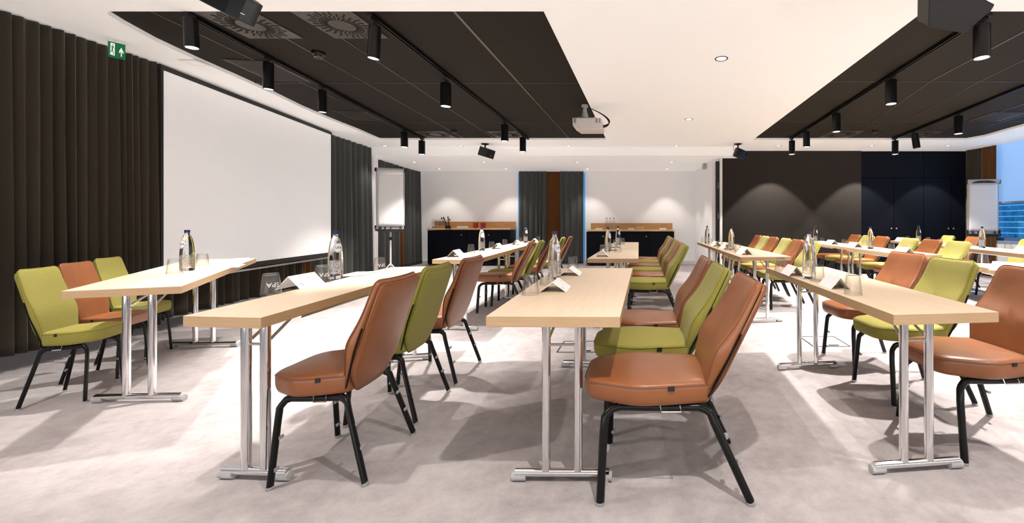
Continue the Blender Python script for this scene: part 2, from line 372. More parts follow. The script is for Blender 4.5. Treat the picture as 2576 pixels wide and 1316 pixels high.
# ------------------------------------------------------------------ curtains
def curtain(name, path, z0, z1, pitch, depth, m, label, seed=1, group=None, flare=1.0, top_in=0.0):
    rnd = random.Random(seed)
    P = [Vector((*p, 0)) for p in path]; seg = [(P[i + 1] - P[i]).length for i in range(len(P) - 1)]; L = sum(seg)
    def at(s):
        for i, l in enumerate(seg):
            if s <= l or i == len(seg) - 1:
                d = (P[i + 1] - P[i]).normalized(); return P[i] + d * s, Vector((d.y, -d.x, 0))
            s -= l
    cuts = [0.0]
    while cuts[-1] < L: cuts.append(cuts[-1] + pitch * rnd.uniform(.7, 1.35))
    amp = [rnd.uniform(.6, 1.2) for _ in cuts]
    N = max(8, int(L / .012)); zs = [0, .03, .25, .5, .75, .97, 1]
    mb = MB(); cols = N + 1
    for j, fz in enumerate(zs):
        for i in range(cols):
            s = L * i / N
            k = max(q for q in range(len(cuts)) if cuts[q] <= s + 1e-9)
            nx = cuts[k + 1] if k + 1 < len(cuts) else cuts[k] + pitch
            ph = (s - cuts[k]) / (nx - cuts[k])
            w = (math.sin(PI * ph) ** 1.4 + .22 * math.sin(2 * PI * ph + k) * math.sin(PI * ph)) * amp[k]
            drift = .18 * math.sin(2.1 * k + 3 * fz)
            p, n = at(min(L, max(0, s + drift * pitch * math.sin(PI * min(s, L - s) / L * .9) * .5)))
            a = depth * (.55 + .45 * (1 - fz)) * flare
            q = p + n * (w * a)
            mb.v.append((q.x, q.y, z0 + (z1 - z0) * fz))
    for j in range(len(zs) - 1):
        for i in range(cols - 1):
            mb.f.append((j * cols + i, j * cols + i + 1, (j + 1) * cols + i + 1, (j + 1) * cols + i))
    o = mb.build(name, m, smooth=True, angle=80)
    so = o.modifiers.new('cloth', 'SOLIDIFY'); so.thickness = .006
    tag(o, label, 'curtain', group); return o
curtain('curtain', [(-4.66, 1.3), (-4.66, 2.94), (-4.70, 3.91)], .13, CEIL - .012, .060, .062, 'curtain', 'long dark brown pleated curtain filling the wall beside the projection screen', 3)
curtain('curtain', [(-4.86, 4.02), (-5.30, 6.25)], .13, CEIL - .012, .11, .08, 'curtain', 'dark curtain hanging behind the projection screen, seen below its lower bar', 5)
curtain('curtain', [(-5.30, 6.27), (-5.355, 6.55)], .12, CEIL - .012, .14, .07, 'curtain_brown', 'rust brown strip of curtain showing beneath the projection screen', 6)
curtain('curtain', [(-5.44, 6.57), (-5.45, 6.98), (-5.62, 8.38)], .12, CEIL - .012, .17, .11, 'curtain_grey', 'dark grey curtain between the projection screen and the white wall end', 8)
curtain('curtain', [(-5.78, 8.9), (-5.90, 9.75)], .02, 2.475, .16, .09, 'curtain_grey', 'dark grey curtain directly behind the flip chart by the projection screen', 9)
curtain('curtain', [(-5.905, 9.77), (-5.94, 10.12)], .02, 2.475, .16, .05, 'curtain_brown', 'narrow brown curtain strip beside the flip chart near the far corner', 10)
curtain('curtain', [(-5.965, 10.19), (-6.03, 10.95)], .02, 2.475, .16, .09, 'curtain_grey', 'dark grey curtain in the far corner past the brown strip', 11)
curtain('curtain', [(-3.34, 10.93), (-2.60, 10.93)], .03, 2.475, .13, .08, 'curtain_grey', 'grey curtain on the far wall next to the cabinet with red cups', 12)
curtain('curtain', [(-2.66, 10.975), (-2.18, 10.975)], .03, 2.475, .15, .03, 'curtain_brown', 'rust brown curtain panel between two grey ones on the far wall', 13)
curtain('curtain', [(-2.24, 10.93), (-1.61, 10.93)], .03, 2.475, .13, .08, 'curtain_grey', 'grey curtain on the far wall next to the cabinet with white napkins', 14)
curtain('curtain', [(6.84, 8.70), (6.935, 8.41)], .03, CEIL - .012, .10, .06, 'curtain', 'narrow dark curtain in the corner behind the flip chart at the window', 15)
curtain('curtain', [(6.925, 8.40), (6.95, 8.07)], .03, CEIL - .012, .10, .03, 'curtain_brown', 'narrow reddish brown curtain edge against the blue window', 16)

# ------------------------------------------------------------------ projection screen
a, b = Vector((-4.66, 3.945, 0)), Vector((-5.265, 6.90, 0)); d = (b - a); ang = math.atan2(d.y, d.x); R3 = Matrix.Rotation(ang, 3, 'Z'); L = d.length; mid = (a + b) / 2
sc = empty('projection_screen', (mid.x, mid.y, .55), ang)
tag(sc, 'large white projection screen with thin black border hanging on the wall', 'projection screen')
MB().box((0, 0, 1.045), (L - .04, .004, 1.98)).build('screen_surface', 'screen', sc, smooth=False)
MB().box((0, -.0035, 2.05), (L, .008, .035)).box((0, -.0035, .03), (L, .008, .058)).box((-L / 2 + .012, -.0035, 1.04), (.024, .008, 2.0)).box((L / 2 - .012, -.0035, 1.04), (.024, .008, 2.0)).build('black_border', 'black_matt', sc, smooth=False)
MB().box((0, -.003, -.025), (L, .022, .024)).build('bottom_bar', 'steel', sc, smooth=False, bevel=.003)
MB().box((0, .03, 2.06), (L, .05, .05)).build('roller_case', 'black_matt', sc, smooth=False)

# ------------------------------------------------------------------ dark wall cupboards
xs = [4.68, 5.39, 6.03, 6.62, 7.03]
cb = empty('wall_cupboard', (5.85, 8.82, 0)); tag(cb, 'black full-height built-in cupboards with four tall doors beside the dark wall', 'cupboard')
MB().box((0, .10, 1.33), (2.35, .14, 2.64)).build('carcass', 'black_cab', cb, smooth=False)
for i in range(4):
    x0, x1 = xs[i] + .004 - 5.85, xs[i + 1] - .004 - 5.85
    d_ = MB().box(((x0 + x1) / 2, .018, 1.055), (x1 - x0, .02, 2.02)).build('door', 'black_cab', cb, smooth=False, bevel=.002)
    kx = (x1 - .05) if i % 2 == 0 else (x0 + .05)
    MB().lathe([(.0, -.012), (.014, -.012), (.016, -.006), (.006, 0), (.006, .012)], 12).build('knob', 'steel', d_, loc=(kx, .0, .98)).rotation_euler = (PI / 2, 0, 0)
for x0, x1 in ((xs[0], xs[2]), (xs[2], xs[4])):
    MB().box(((x0 + x1) / 2 - 5.85, .018, 2.355), (x1 - x0 - .008, .02, .56)).build('upper_door', 'black_cab', cb, smooth=False, bevel=.002)

# ------------------------------------------------------------------ low cabinets at the far wall
def credenza(name, x0, x1, top, bx0, bx1, knobs, splits, label):
    t = empty(name, ((x0 + x1) / 2, 10.72, 0)); tag(t, label, 'cabinet'); cx = (x0 + x1) / 2; w = x1 - x0
    MB().box((0, .03, (top - .06) / 2 + .02), (w - .02, .48, top - .08)).build('carcass', 'black_matt', t, smooth=False)
    e = [x0] + splits + [x1]
    for i in range(len(e) - 1):
        d_ = MB().box(((e[i] + e[i + 1]) / 2 - cx, -.222, (top - .05) / 2 + .03), (e[i + 1] - e[i] - .012, .018, top - .11)).build('door', 'black_cab', t, smooth=False, bevel=.002)
        for k in knobs:
            if e[i] <= k < e[i + 1]: MB().box((k - cx, -.238, top - .17), (.026, .014, .026)).build('knob', 'steel', d_, smooth=False, bevel=.006)
    MB().box((0, 0, top - .02), (w + .02, .50, .04)).build('worktop', 'oak_light', t, smooth=False, bevel=.003)
    MB().box(((bx0 + bx1) / 2 - cx, .235, top + .085), (bx1 - bx0, .025, .17)).build('backsplash', 'oak', t, smooth=False, bevel=.002)
    return t
credenza('low_cabinet', -5.55, -3.43, .965, -5.30, -3.43, [-4.68, -3.98], [-4.55, -3.95, -3.72], 'low black cabinet with oak top and red cups on it, near the flip chart')
credenza('low_cabinet', -1.48, .78, .925, -1.42, .76, [-1.05, .06], [-1.0, -.32, .24], 'low black cabinet with oak top and white napkins, nearest the doorway')

# ------------------------------------------------------------------ tables
R = math.radians
FRAMES = {}
def table(key, nl, nr, fr, fl_, label, legs=((.10, .9),), shift=0.0, ends=(.19, .19), foot=.86, feet=None, group=None):
    """the four corners of the top; each end stands on two chrome tubes and a foot bar"""
    P = [Vector((*p, 0)) for p in (nl, nr, fr, fl_)]
    c = sum(P, Vector()) / 4
    t = empty('folding_table', (c.x, c.y, 0)); tag(t, label, 'table', group)
    Q = [(p.x - c.x, p.y - c.y) for p in P]
    o = MB().prism(Q, TT - .042, TT).build('tabletop', ['maple', 'maple_edge'], t, smooth=False, bevel=.0015)
    for pg in o.data.polygons:
        if abs(pg.normal.z) < .5: pg.material_index = 1
    # align the grain with the long side
    Ln = ((P[3] + P[2]) / 2 - (P[0] + P[1]) / 2).length
    for k, dist in enumerate(ends):
        f = dist / Ln if k == 0 else 1 - dist / Ln
        A = P[0].lerp(P[3], f) - c; B = P[1].lerp(P[2], f) - c; w = (B - A).length; u = (B - A) / w; m = (A + B) / 2 + u * shift
        if feet:
            fx, fy, w, fa = feet[k]; m = Vector((fx, fy, 0)) - c; u = Vector((math.cos(R(fa)), math.sin(R(fa)), 0)); w /= foot
        v = Vector((-u.y, u.x, 0)) * (1 if k == 0 else -1)
        fw = w * foot / 2; g = .065 * min(1.15, w / .5)
        m2 = m
        fo = MB().tube([m2 - u * (fw - .01) + Vector((0, 0, .034)), m2 + u * (fw - .01) + Vector((0, 0, .034))], .017, 14).build('foot_bar', 'chrome', t)
        for s_ in (-1, 1):
            ct = m2 + u * s_ * (fw - .028)
            MB().tube([ct - u * .030 + Vector((0, 0, .020)), ct + u * .030 + Vector((0, 0, .020))], .0198, 16).build('end_shoe', 'clear', fo)
            q = m + u * s_ * g
            MB().tube([q + Vector((0, 0, .045)), q + Vector((0, 0, TT - .055))], .0185, 16).build('leg', 'chrome', t)
        b1 = m + u * g; b0 = m - u * g; h = .58
        MB().tube([b0 + Vector((0, 0, h)), b1 + Vector((0, 0, h))], .006, 8).tube([b0 + Vector((0, 0, h)) , m + v * .16 - u * .04 + Vector((0, 0, TT - .05))], .006, 8).tube([b1 + Vector((0, 0, h)), m + v * .16 + u * .04 + Vector((0, 0, TT - .05))], .006, 8).build('brace', 'steel', t)
        MB().box(m + v * .17 + Vector((0, 0, TT - .052)), (.09, .05, .018)).build('hinge_plate', 'black_matt', t, smooth=False)
    r = MB()
    for s_ in (.12, .88):
        A = P[0].lerp(P[1], s_) - c; B = P[3].lerp(P[2], s_) - c; D = (B - A) * .14
        r.tube([A + D + Vector((0, 0, TT - .055)), B - D + Vector((0, 0, TT - .055))], .009, 6)
    r.build('rail', 'steel', t)
    return t
def row(spec, nl, nr, fr, fl_, cuts, labels, ends=(.19, .19), foot=.86):
    """a row of tables end to end between four corners"""
    P = [Vector((*p, 0)) for p in (nl, nr, fr, fl_)]
    e = [0] + cuts + [1]
    for i in range(len(e) - 1):
        a0, a1 = e[i] + (.0015 if i else 0), e[i + 1] - (.0015 if i < len(e) - 2 else 0)
        q = [P[0].lerp(P[3], a0), P[1].lerp(P[2], a0), P[1].lerp(P[2], a1), P[0].lerp(P[3], a1)]
        table(spec, *[(v.x, v.y) for v in q], labels[i], ends=ends[i] if isinstance(ends, list) else ends, foot=foot)
table('T1', tbl(153, 733), tbl(457, 720), tbl(644, 650), tbl(475, 653), 'maple-topped table standing alone at an angle before the dark curtain', feet=[(-3.105, 2.52, .52, 3), (-3.90, 3.63, .58, 3)])
table('T2', (-1.785, 1.585), (-1.455, 1.555), (-1.70, 3.42), (-2.06, 3.33), 'long narrow maple table with a bottle, nearest the projection screen bottom bar', ends=(.19, .10), foot=.92, shift=-.02)
table('T3', tbl(1222, 796), tbl(1560, 797), (-.09, 3.27), (-.70, 3.25), 'wide maple table in the middle of the room beside three side-view chairs', ends=(.175, .12), foot=.80, shift=.006)
table('T4', tbl(2248, 792), tbl(2513, 785), (1.495, 3.37), (.985, 3.31), 'big maple table on the aisle with tan, green and tan chairs at it', ends=(.19, .25), foot=.92)
row('T5', tbl(1087, 653), tbl(1192, 654), (-1.98, 8.03), (-2.40, 8.05), [.5], ['table with bottle and name cards behind the three chairs near the screen', 'table by the grey curtain, end-on with the one holding two name cards'], ends=[(.19, .19), (.38, .19)])
row('T6', (-.572, 4.12), (-.056, 4.12), (-.10, 7.65), (-.56, 7.65), [.5], ['maple table in front of the napkin cabinet, two bottles along its edge', 'maple table closest to the napkin cabinet, its far end free'], ends=[(.19, .395), (.19, .42)])
row('T7', (1.014, 4.29), (1.576, 4.38), (1.53, 7.68), (1.0, 7.68), [.5], ['maple table behind the white aisle gap, green chair at its near corner', 'maple table closest to the black door edge'])
row('T8', (2.93, 4.60), (3.38, 4.64), (3.58, 8.25), (3.10, 8.25), [.5], ['maple table with three white name cards facing the dark cupboards', 'maple table nearest the dark fabric wall with a bottle on it'])
row('T9', (4.32, 4.25), (4.86, 4.25), (5.47, 8.35), (5.02, 8.35), [.52], ['maple table in front of the flip chart by the window', 'maple table in front of the black cupboard doors'], ends=[(.19, .06), (.19, .19)])
table('T10', (2.42, 2.0), (3.0, 1.95), (3.40, 3.50), (2.85, 3.72), 'maple table cut off by the picture edge, one tumbler and a white card on it', ends=(.35, .35))

# ------------------------------------------------------------------ chairs (local +x is forward)
def chair_proto(kind, full=True):
    up, pp = ('leather', 'piping') if kind == 'tan' else ('green', 'gpiping')
    t = empty('conference_chair')
    # seat
    K = 6 if full else 3
    ol = rounded([(-.145, -.178, .04), (.16, -.228, .22), (.372, -.150, .10), (.372, .150, .10), (.16, .228, .22), (-.145, .178, .04)], K)
    def dome(u, v, t_): return Vector((u, v, t_ - .018 + (.028 * max(0, u - .05) if t_ < .42 else .012 * max(0, u)) - (.06 * max(0, u - .30) if t_ > .46 else 0)))
    se = MB().pillow(ol, [(1.005, .455), (1.0, .468), (.985, .476), (.95, .481), (.8, .485), (.5, .490), (.15, .492)], [(.5, .392), (.9, .392), (.965, .396), (.99, .410), (1.003, .430)], dome).build('seat', up, t, angle=60)
    if full:
        rim = [dome(u, v, .470) for u, v in ol]
        MB().tube(rim + [rim[0]], .0035, 6, caps=False).build('piping', pp, se)
        MB().box((.02, .2095, .446), (.026, .005, .018), Matrix.Rotation(.162, 3, 'Z')).build('care_tag', 'black_matt', se, smooth=False)
        MB().box((.02, -.2095, .446), (.026, .005, .018), Matrix.Rotation(-.162, 3, 'Z')).build('care_tag', 'black_matt', se, smooth=False)
    # back: front cushion and rear shell on a leaning line
    z0, z1 = .378, .852
    def line(s): return Vector((-.128 - .232 * s, 0, z0 + (z1 - z0) * s))
    nrm = Vector((z1 - z0, 0, .232)).normalized()
    def bmod(x, y): return (x, y * (1 + .05 * (1 - abs(x / .5 + .1)) - .07 * max(0, x / .5)))
    N = 48 if full else 32
    LB = math.hypot(z1 - z0, .232); KB = 6 if full else 3
    bo = [(u / LB, v) for u, v in rounded([(0, -.165, .05), (.20, -.212, .3), (LB, -.192, .045), (LB, .192, .045), (.20, .212, .3), (0, .165, .05)], KB)]
    def front(u, v, t_):
        s = u; p = line(s)
        bulge = .028 * math.exp(-((s - .38) / .20) ** 2) + .008
        k = t_ + (bulge if t_ > .011 else 0) + .35 * v * v
        return p + nrm * k + Vector((0, v, 0))
    bk = MB().pillow(bo, [(1, .010), (.993, .018), (.97, .0235), (.9, .026), (.7, .028), (.4, .028), (.15, .028)], [(.5, 0), (.9, 0), (.985, .002)], front).build('backrest', up, t, angle=60)
    so = [(u / LB, v) for u, v in rounded([(-.012, -.115, .06), (.10, -.195, .12), (LB * .99, -.186, .045), (LB * .99, .186, .045), (.10, .195, .12), (-.012, .115, .06)], KB)]
    def rear(u, v, t_): return line(u) + nrm * (t_ + .35 * v * v) + Vector((0, v, 0))
    sh = MB().pillow(so, [(.99, -.003), (.9, -.002), (.5, -.002)], [(.3, -.030), (.7, -.029), (.9, -.027), (.97, -.0225), (.995, -.015), (1, -.009)], rear).build('back_shell', up, t, angle=60)
    if full:
        r2 = [rear(.49 + (u - .49) * .996, v * .996, -.0165) for u, v in so]
        MB().tube(r2 + [r2[0]], .0033, 6, caps=False).build('piping', pp, sh)
        r2 = [front(.5 + (u - .5) * .994, v * .994, .0185) for u, v in bo]
        MB().tube(r2 + [r2[0]], .0033, 6, caps=False).build('piping', pp, bk)
    for s_ in (-1, 1):
        y = .2125 * s_
        pa = [rear(u, w_ * s_, -.003) for u, w_ in ((.04, .178), (.2, .194), (.38, .207), (.585, .206))]
        MB().tube(pa, .0075, 6, ry=.004).build('side_bar', 'black', t)
        MB().tube([(.225, .168 * s_, .360), (.1, .17 * s_, .358), (-.10, .17 * s_, .358)], .0155, 12).build('frame_rail', 'black', t)
        y = .185 * s_
        fl_ = [(.225, .168 * s_, .360), (.252, .172 * s_, .354), (.272, .177 * s_, .336), (.281, .182 * s_, .325), (.286, .188 * s_, .27), (.296, .222 * s_, .012)]
        l1 = MB().tube(fl_, .0165, 12).build('leg', 'black', t)
        rl = [(-.09, .17 * s_, .360), (-.118, .173 * s_, .350), (-.137, .178 * s_, .338), (-.152, .184 * s_, .30), (-.285, .222 * s_, .012)]
        l2 = MB().tube(rl, .0165, 12).build('leg', 'black', t)
        MB().lathe([(.017, 0), (.0185, .004), (.0185, .012)], 12, (.296, .222 * s_, 0)).build('foot_cap', 'clear', l1)
        MB().lathe([(.017, 0), (.0185, .004), (.0185, .012)], 12, (-.286, .222 * s_, 0)).build('foot_cap', 'clear', l2)
        if full:
            for (x, z, l) in ((.272, .20, l1), (.277, .075, l1), (-.188, .245, l2), (-.235, .15, l2)):
                yy = (.168 + (.30 - z) * .17) * s_
                MB().tube([(x - (.0 if l is l1 else .012), yy - .012 * s_, z), (x - (.0 if l is l1 else .012), yy + .012 * s_, z)], .0085, 10).build('buffer', 'buff', l)
    if full:
        for s_ in (-1, 1):
            y = .19 * s_
            MB().tube([(-.015, y, .373), (-.02, y + .008 * s_, .350), (.058, y + .008 * s_, .350), (.063, y, .373)], .003, 6).build('link_wire', 'chrome', t)
    MB().box((.05, 0, .368), (.26, .33, .012)).build('seat_plate', 'black_matt', t, smooth=False)
    return t
def tri(f): return f
PROTO = {}
ORD = ['', ]
def put_chair(kind, x, y, rz, sx, sy, label, group, full=None, sz=1):
    if full is None: full = y < 5.2
    k = (kind, full)
    if k not in PROTO:
        PROTO[k] = chair_proto(kind, full); o = PROTO[k]
    else: o = copy_tree(PROTO[k])
    o.location = (x, y, 0); o.rotation_euler = (0, 0, rz); o.scale = (sx, sy, sz)
    tag(o, label, 'chair', group); return o
T, G = 'tan', 'green'
R = math.radians
# chairs at the angled table, facing the screen end
g = 'chairs behind the angled table by the curtain'
for kind, x, y, rz, sx, sy, lb in [
    (G, -3.60, 2.586, 22, .47, .66, 'green wool chair at the near end of the angled table by the curtain'),
    (T, -3.865, 2.945, 22, .47, .66, 'tan leather chair between two green ones at the angled table'),
    (G, -4.145, 3.335, 22, .48, .66, 'green wool chair behind the angled table, next to the projection screen')]:
    put_chair(kind, x, y, R(rz), sx, sy, lb, g, sz=.95)
g = 'chairs at the narrow table before the projection screen'
for kind, x, y, rz, sx, sy, lb in [
    (T, -1.368, 1.91, 184, .645, .93, 'big tan leather chair turned away, at the near end of the narrow table'),
    (G, -1.44, 2.44, 184, .63, .98, 'green chair seen from behind between two tan ones at the narrow table'),
    (T, -1.475, 3.00, 183, .66, 1.05, 'tan chair seen from behind, farthest along the narrow table')]:
    put_chair(kind, x, y, R(rz), sx, sy, lb, g, sz=.985)
g = 'chairs at the middle table'
for kind, x, y, rz, sx, sy, lb in [
    (T, .128, 1.815, 180, 1.01, .97, 'large tan leather chair in side view at the near end of the middle table'),
    (G, .10, 2.32, 180, 1, .97, 'green wool chair in side view, second at the middle table'),
    (T, .095, 2.81, 180, 1, .97, 'tan leather chair in side view, third at the middle table')]:
    put_chair(kind, x, y, R(rz), sx, sy, lb, g)
g = 'chairs at the big table on the aisle'
for kind, x, y, rz, sx, sy, lb in [
    (T, 1.72, 2.10, 183, .92, 1.0, 'tan leather chair cut by the picture edge at the near end of its table'),
    (G, 1.735, 2.66, 184, .88, .92, 'green chair with lumbar shadow between two tan chairs on the aisle'),
    (T, 1.79, 3.22, 184, .92, 1.02, 'tan chair, farthest of three at the big aisle table')]:
    put_chair(kind, x, y, R(rz), sx, sy, lb, g)
g = 'chairs beside the screen-side back tables'
for kind, x, y, lb in [
    (T, -1.75, 5.17, 'tan chair with sunlit seat just behind the three chairs of the narrow table'),
    (G, -1.73, 5.58, 'green chair tucked behind the tan one with the sunlit seat'),
    (T, -1.69, 6.09, 'tan chair mostly hidden behind a green one, level with the tall bottle'),
    (G, -1.68, 6.85, 'green chair in front of the brown curtain panel'),
    (T, -1.64, 7.32, 'tan chair standing alone before the grey curtain near the napkin cabinet')]:
    put_chair(kind, x, y, R(186), .98, .86, lb, g)
g = 'chairs beside the back tables of the middle row'
for i, (kind, lb) in enumerate([
    (G, 'nearest green chair in side view in front of the napkin cabinet'),
    (T, 'brown chair right behind the nearest green one before the napkin cabinet'),
    (G, 'second green chair of the six before the napkin cabinet'),
    (T, 'second brown chair of the six before the napkin cabinet'),
    (G, 'third green chair of the six before the napkin cabinet'),
    (T, 'last brown chair of the six, closest to the napkin cabinet')]):
    put_chair(kind, .125, 4.62 + .58 * i, R(180), 1, 1.0, lb, g)
g = 'chairs beside the tables by the doorway'
for i, (kind, y, lb) in enumerate([
    (G, 5.35, 'green chair at the near end of the table by the doorway, behind a tall bottle'),
    (T, 5.90, 'brown chair partly hidden by the tall bottle, before the dark wall'),
    (G, 6.38, 'light green chair in the middle of six before the dark wall'),
    (T, 6.98, 'tan chair with lit edge, fourth of six before the dark wall'),
    (G, 7.46, 'pale green chair, fifth of six before the dark wall'),
    (T, 7.94, 'brown chair farthest back before the dark wall')]):
    put_chair(kind, 1.89, y, R(181), 1, .92, lb, g)
g = 'chairs between the two far rows of tables'
for kind, x, y, lb in [
    (G, 3.76, 5.38, 'broad green chair behind the white table end, under the black cupboards'),
    (T, 3.80, 5.93, 'tan chair beside the broad green one under the black cupboards'),
    (G, 3.83, 6.46, 'green chair between tan ones behind the table with three name cards'),
    (T, 3.88, 7.30, 'brown chair just past the bottle, against the cupboards'),
    (G, 3.92, 7.83, 'olive green chair half hidden by the bottle near the dark wall'),
    (T, 3.95, 8.36, 'dark brown chair farthest back where dark wall meets cupboards')]:
    put_chair(kind, x, y, R(178), 1.12, 1.0, lb, g)
g = 'chairs on the window side'
for kind, x, y, lb in [
    (T, 5.18, 5.30, 'pale tan chair cut by the picture edge below the window'),
    (G, 5.27, 5.95, 'pale yellow-green chair in front of the flip chart by the window'),
    (T, 5.42, 7.15, 'tan chair left of the flip chart, before the cupboard doors'),
    (G, 5.50, 7.85, 'olive green chair against the cupboard doors beside a bottle')]:
    put_chair(kind, x, y, R(172), .95, .92, lb.replace(' left of', ' beside'), g)

# ------------------------------------------------------------------ bottles, tumblers, cards
BP = [(.0, .004), (.034, .0), (.0395, .006), (.0405, .02), (.0405, .105), (.0398, .13), (.0385, .16), (.035, .20), (.029, .235), (.0205, .262), (.0145, .272), (.0138, .285), (.0138, .289)]
def brad(z):
    for (r0, z0), (r1, z1) in zip(BP[2:], BP[3:]):
        if z0 <= z <= z1: return r0 + (r1 - r0) * (z - z0) / (z1 - z0)
    return .0405
def text_mesh(s, size):
    cu = bpy.data.curves.new('t', 'FONT'); cu.body = s; cu.size = size; cu.align_x = 'CENTER'; cu.align_y = 'CENTER'; cu.resolution_u = 2
    o = bpy.data.objects.new('t', cu); C.objects.link(o); bpy.context.view_layer.update()
    me = bpy.data.meshes.new_from_object(o.evaluated_get(bpy.context.evaluated_depsgraph_get()))
    vs = [tuple(v.co) for v in me.vertices]; fs = [tuple(p.vertices) for p in me.polygons]
    bpy.data.objects.remove(o); bpy.data.curves.remove(cu); bpy.data.meshes.remove(me)
    return vs, fs
TXT = text_mesh('SPA', .021)
TXT = ([(x * 1.15, y, 0) for x, y, z in TXT[0]], TXT[1])
def wrap(vs, zc, off, rad=brad):
    out = []
    for x, y, _ in vs:
        z = zc + y; r = rad(z) + off; a = x / (rad(zc) + .001)
        out.append((r * math.cos(a), r * math.sin(a), z))
    return out
def disc(r0, r1, n=36, k=4):
    vs, fs = [], []
    for j in range(k + 1):
        r = r0 + (r1 - r0) * j / k
        for i in range(n): vs.append((r * math.cos(2 * PI * i / n), r * math.sin(2 * PI * i / n), 0))
    for j in range(k):
        for i in range(n): fs.append((j * n + i, j * n + (i + 1) % n, (j + 1) * n + (i + 1) % n, (j + 1) * n + i))
    return vs, fs
def bottle_proto():
    t = empty('water_bottle')
    body = MB().lathe(BP, 40).build('glass_body', 'bottle', t, angle=50)
    MB().lathe([(.0152, .286), (.0158, .288), (.0158, .304), (.0148, .307), (.0, .307)], 24).build('cap', 'navy', t, angle=40)
    v, f = disc(.0005, .032); lb = MB().add(wrap(v, .200, .0008), f).build('label_disc', 'label', t)
    v, f = disc(.0268, .0290, k=1); MB().add(wrap(v, .200, .0014), f).build('label_ring', 'navy', lb)
    MB().add(wrap([(x * 1.2, y * 1.25, 0) for x, y, z in TXT[0]], .200, .0016), TXT[1]).build('label_lettering', 'navy', lb, smooth=False)
    return t
GP = [(.0, .104), (.029, .104), (.0315, .102), (.0325, .096), (.0425, .003), (.0418, 0), (.0400, 0), (.0300, .094), (.0285, .0955), (.0, .0955)]
def tumbler_proto(printed):
    t = empty('tumbler')
    MB().lathe(GP, 32).build('glass_body', 'glass', t, angle=40)
    if printed:
        def rad(z): return .0325 + (.0425 - .0325) * (.096 - z) / .093
        v = [(-x, -y, 0) for x, y, z in TXT[0]]
        v = [(x * 1.35, y * 1.5, 0) for x, y, z in v]
        MB().add(wrap(v, .05, .0008, rad), TXT[1]).build('frosted_lettering', 'frost', t, smooth=False)
    return t
def card_proto(w=.21, h=.072, sp=.066):
    # folded tent card, ridge along local y
    t = empty('name_card')
    pr = [(-sp, 0), (0, h), (sp, 0), (sp - .0025, 0), (0, h - .004), (-sp + .0025, 0)]
    mb = MB(); n = len(pr)
    mb.add([(x, -w / 2, z) for x, z in pr] + [(x, w / 2, z) for x, z in pr], [(0, 1, n + 1, n), (1, 2, n + 2, n + 1), (2, 3, n + 3, n + 2), (3, 4, n + 4, n + 3), (4, 5, n + 5, n + 4), (5, 0, n, n + 5), (0, 5, 4, 1), (1, 4, 3, 2), (n, n + 1, n + 4, n + 5), (n + 1, n + 2, n + 3, n + 4)])
    mb.build('folded_sheet', 'white', t, smooth=False)
    ln = MB(); L2 = math.hypot(sp, h); e = Vector((-sp, 0, h)) / L2; nn = Vector((h, 0, sp)) / L2
    for yy, q, wd in ((-.068, .035, .026), (-.062, .026, .014), (.07, .07, .016)):
        c_ = Vector((sp, yy, 0)) + e * q + nn * .0008
        w2, h2 = wd / 2, .0018
        ln.add([c_ + Vector((0, -w2, 0)) - e * h2, c_ + Vector((0, w2, 0)) - e * h2, c_ + Vector((0, w2, 0)) + e * h2, c_ + Vector((0, -w2, 0)) + e * h2], [(0, 1, 2, 3)])
    ln.build('printed_lines', 'ink', t, smooth=False)
    return t
def place(kind, fn, x, y, z, rz, label, cat, group, sc=(1, 1, 1)):
    if kind not in PROTO: PROTO[kind] = fn(); o = PROTO[kind]
    else: o = copy_tree(PROTO[kind])
    o.location = (x, y, z); o.rotation_euler = (0, 0, R(rz)); o.scale = sc; tag(o, label, cat, group); return o
ZT = TT + .0006
def bottle(px, py, label, rz=-35, pos=None):
    x, y = pos or tbl(px, py); return place('b', bottle_proto, x, y, ZT, rz, label, 'bottle', 'water bottles on the meeting tables')
def glass(px, py, label, printed=False, rz=-20, s=1.0, pos=None):
    x, y = pos or tbl(px, py); return place('g%d' % printed, lambda: tumbler_proto(printed), x, y, ZT, rz, label, 'glass', 'upturned tumblers on the meeting tables', (s, s, s))
def card(px, py, label, rz=6, s=(1, 1, 1), pos=None):
    x, y = pos or tbl(px, py); return place('c', card_proto, x, y, ZT, rz, label, 'name card', 'folded white name cards', s)

# angled table
bottle(471, 681, 'water bottle alone on the angled table by the curtain', -100)
glass(439, 688, 'upturned tumbler in front of the bottle on the angled table')
glass(509, 668, 'upturned tumbler behind the bottle on the angled table')
def flat(name, px, py, w, l, h, rz, m, label, cat, group=None, pos=None):
    x, y = pos or tbl(px, py)
    o = MB().box((0, 0, h / 2), (w, l, h)).build(name, m, smooth=False, bevel=.0008, loc=(x, y, ZT), rotz=R(rz)); tag(o, label, cat, group); return o
flat('notepad', 566, 671, .21, .30, .004, 36, 'paper', 'white notepad lying on the angled table behind its tumblers', 'notepad')
flat('folded_leaflet', 606, 654, .10, .20, .012, 36, 'white', 'small folded white leaflet near the far end of the angled table', 'leaflet')
# narrow table
glass(682, 740, 'upturned tumbler nearest on the narrow table, printed letters on its side', True, -36, 1.0)
card(759, 722, 'large folded name card on the narrow table beside the printed tumbler', 7, (.95, 1.0, 1.0))
glass(811, 711, 'printed tumbler between the name card and bottle on the narrow table', True, -36)
bottle(844, 701, 'water bottle with round label on the narrow table before the screen', -24)
flat('notepad', 902, 690, .15, .26, .004, 8, 'paper', 'white notepad behind the bottle on the narrow table', 'notepad')
glass(955, 683, 'upturned tumbler at the far end of the narrow table', True, -36)
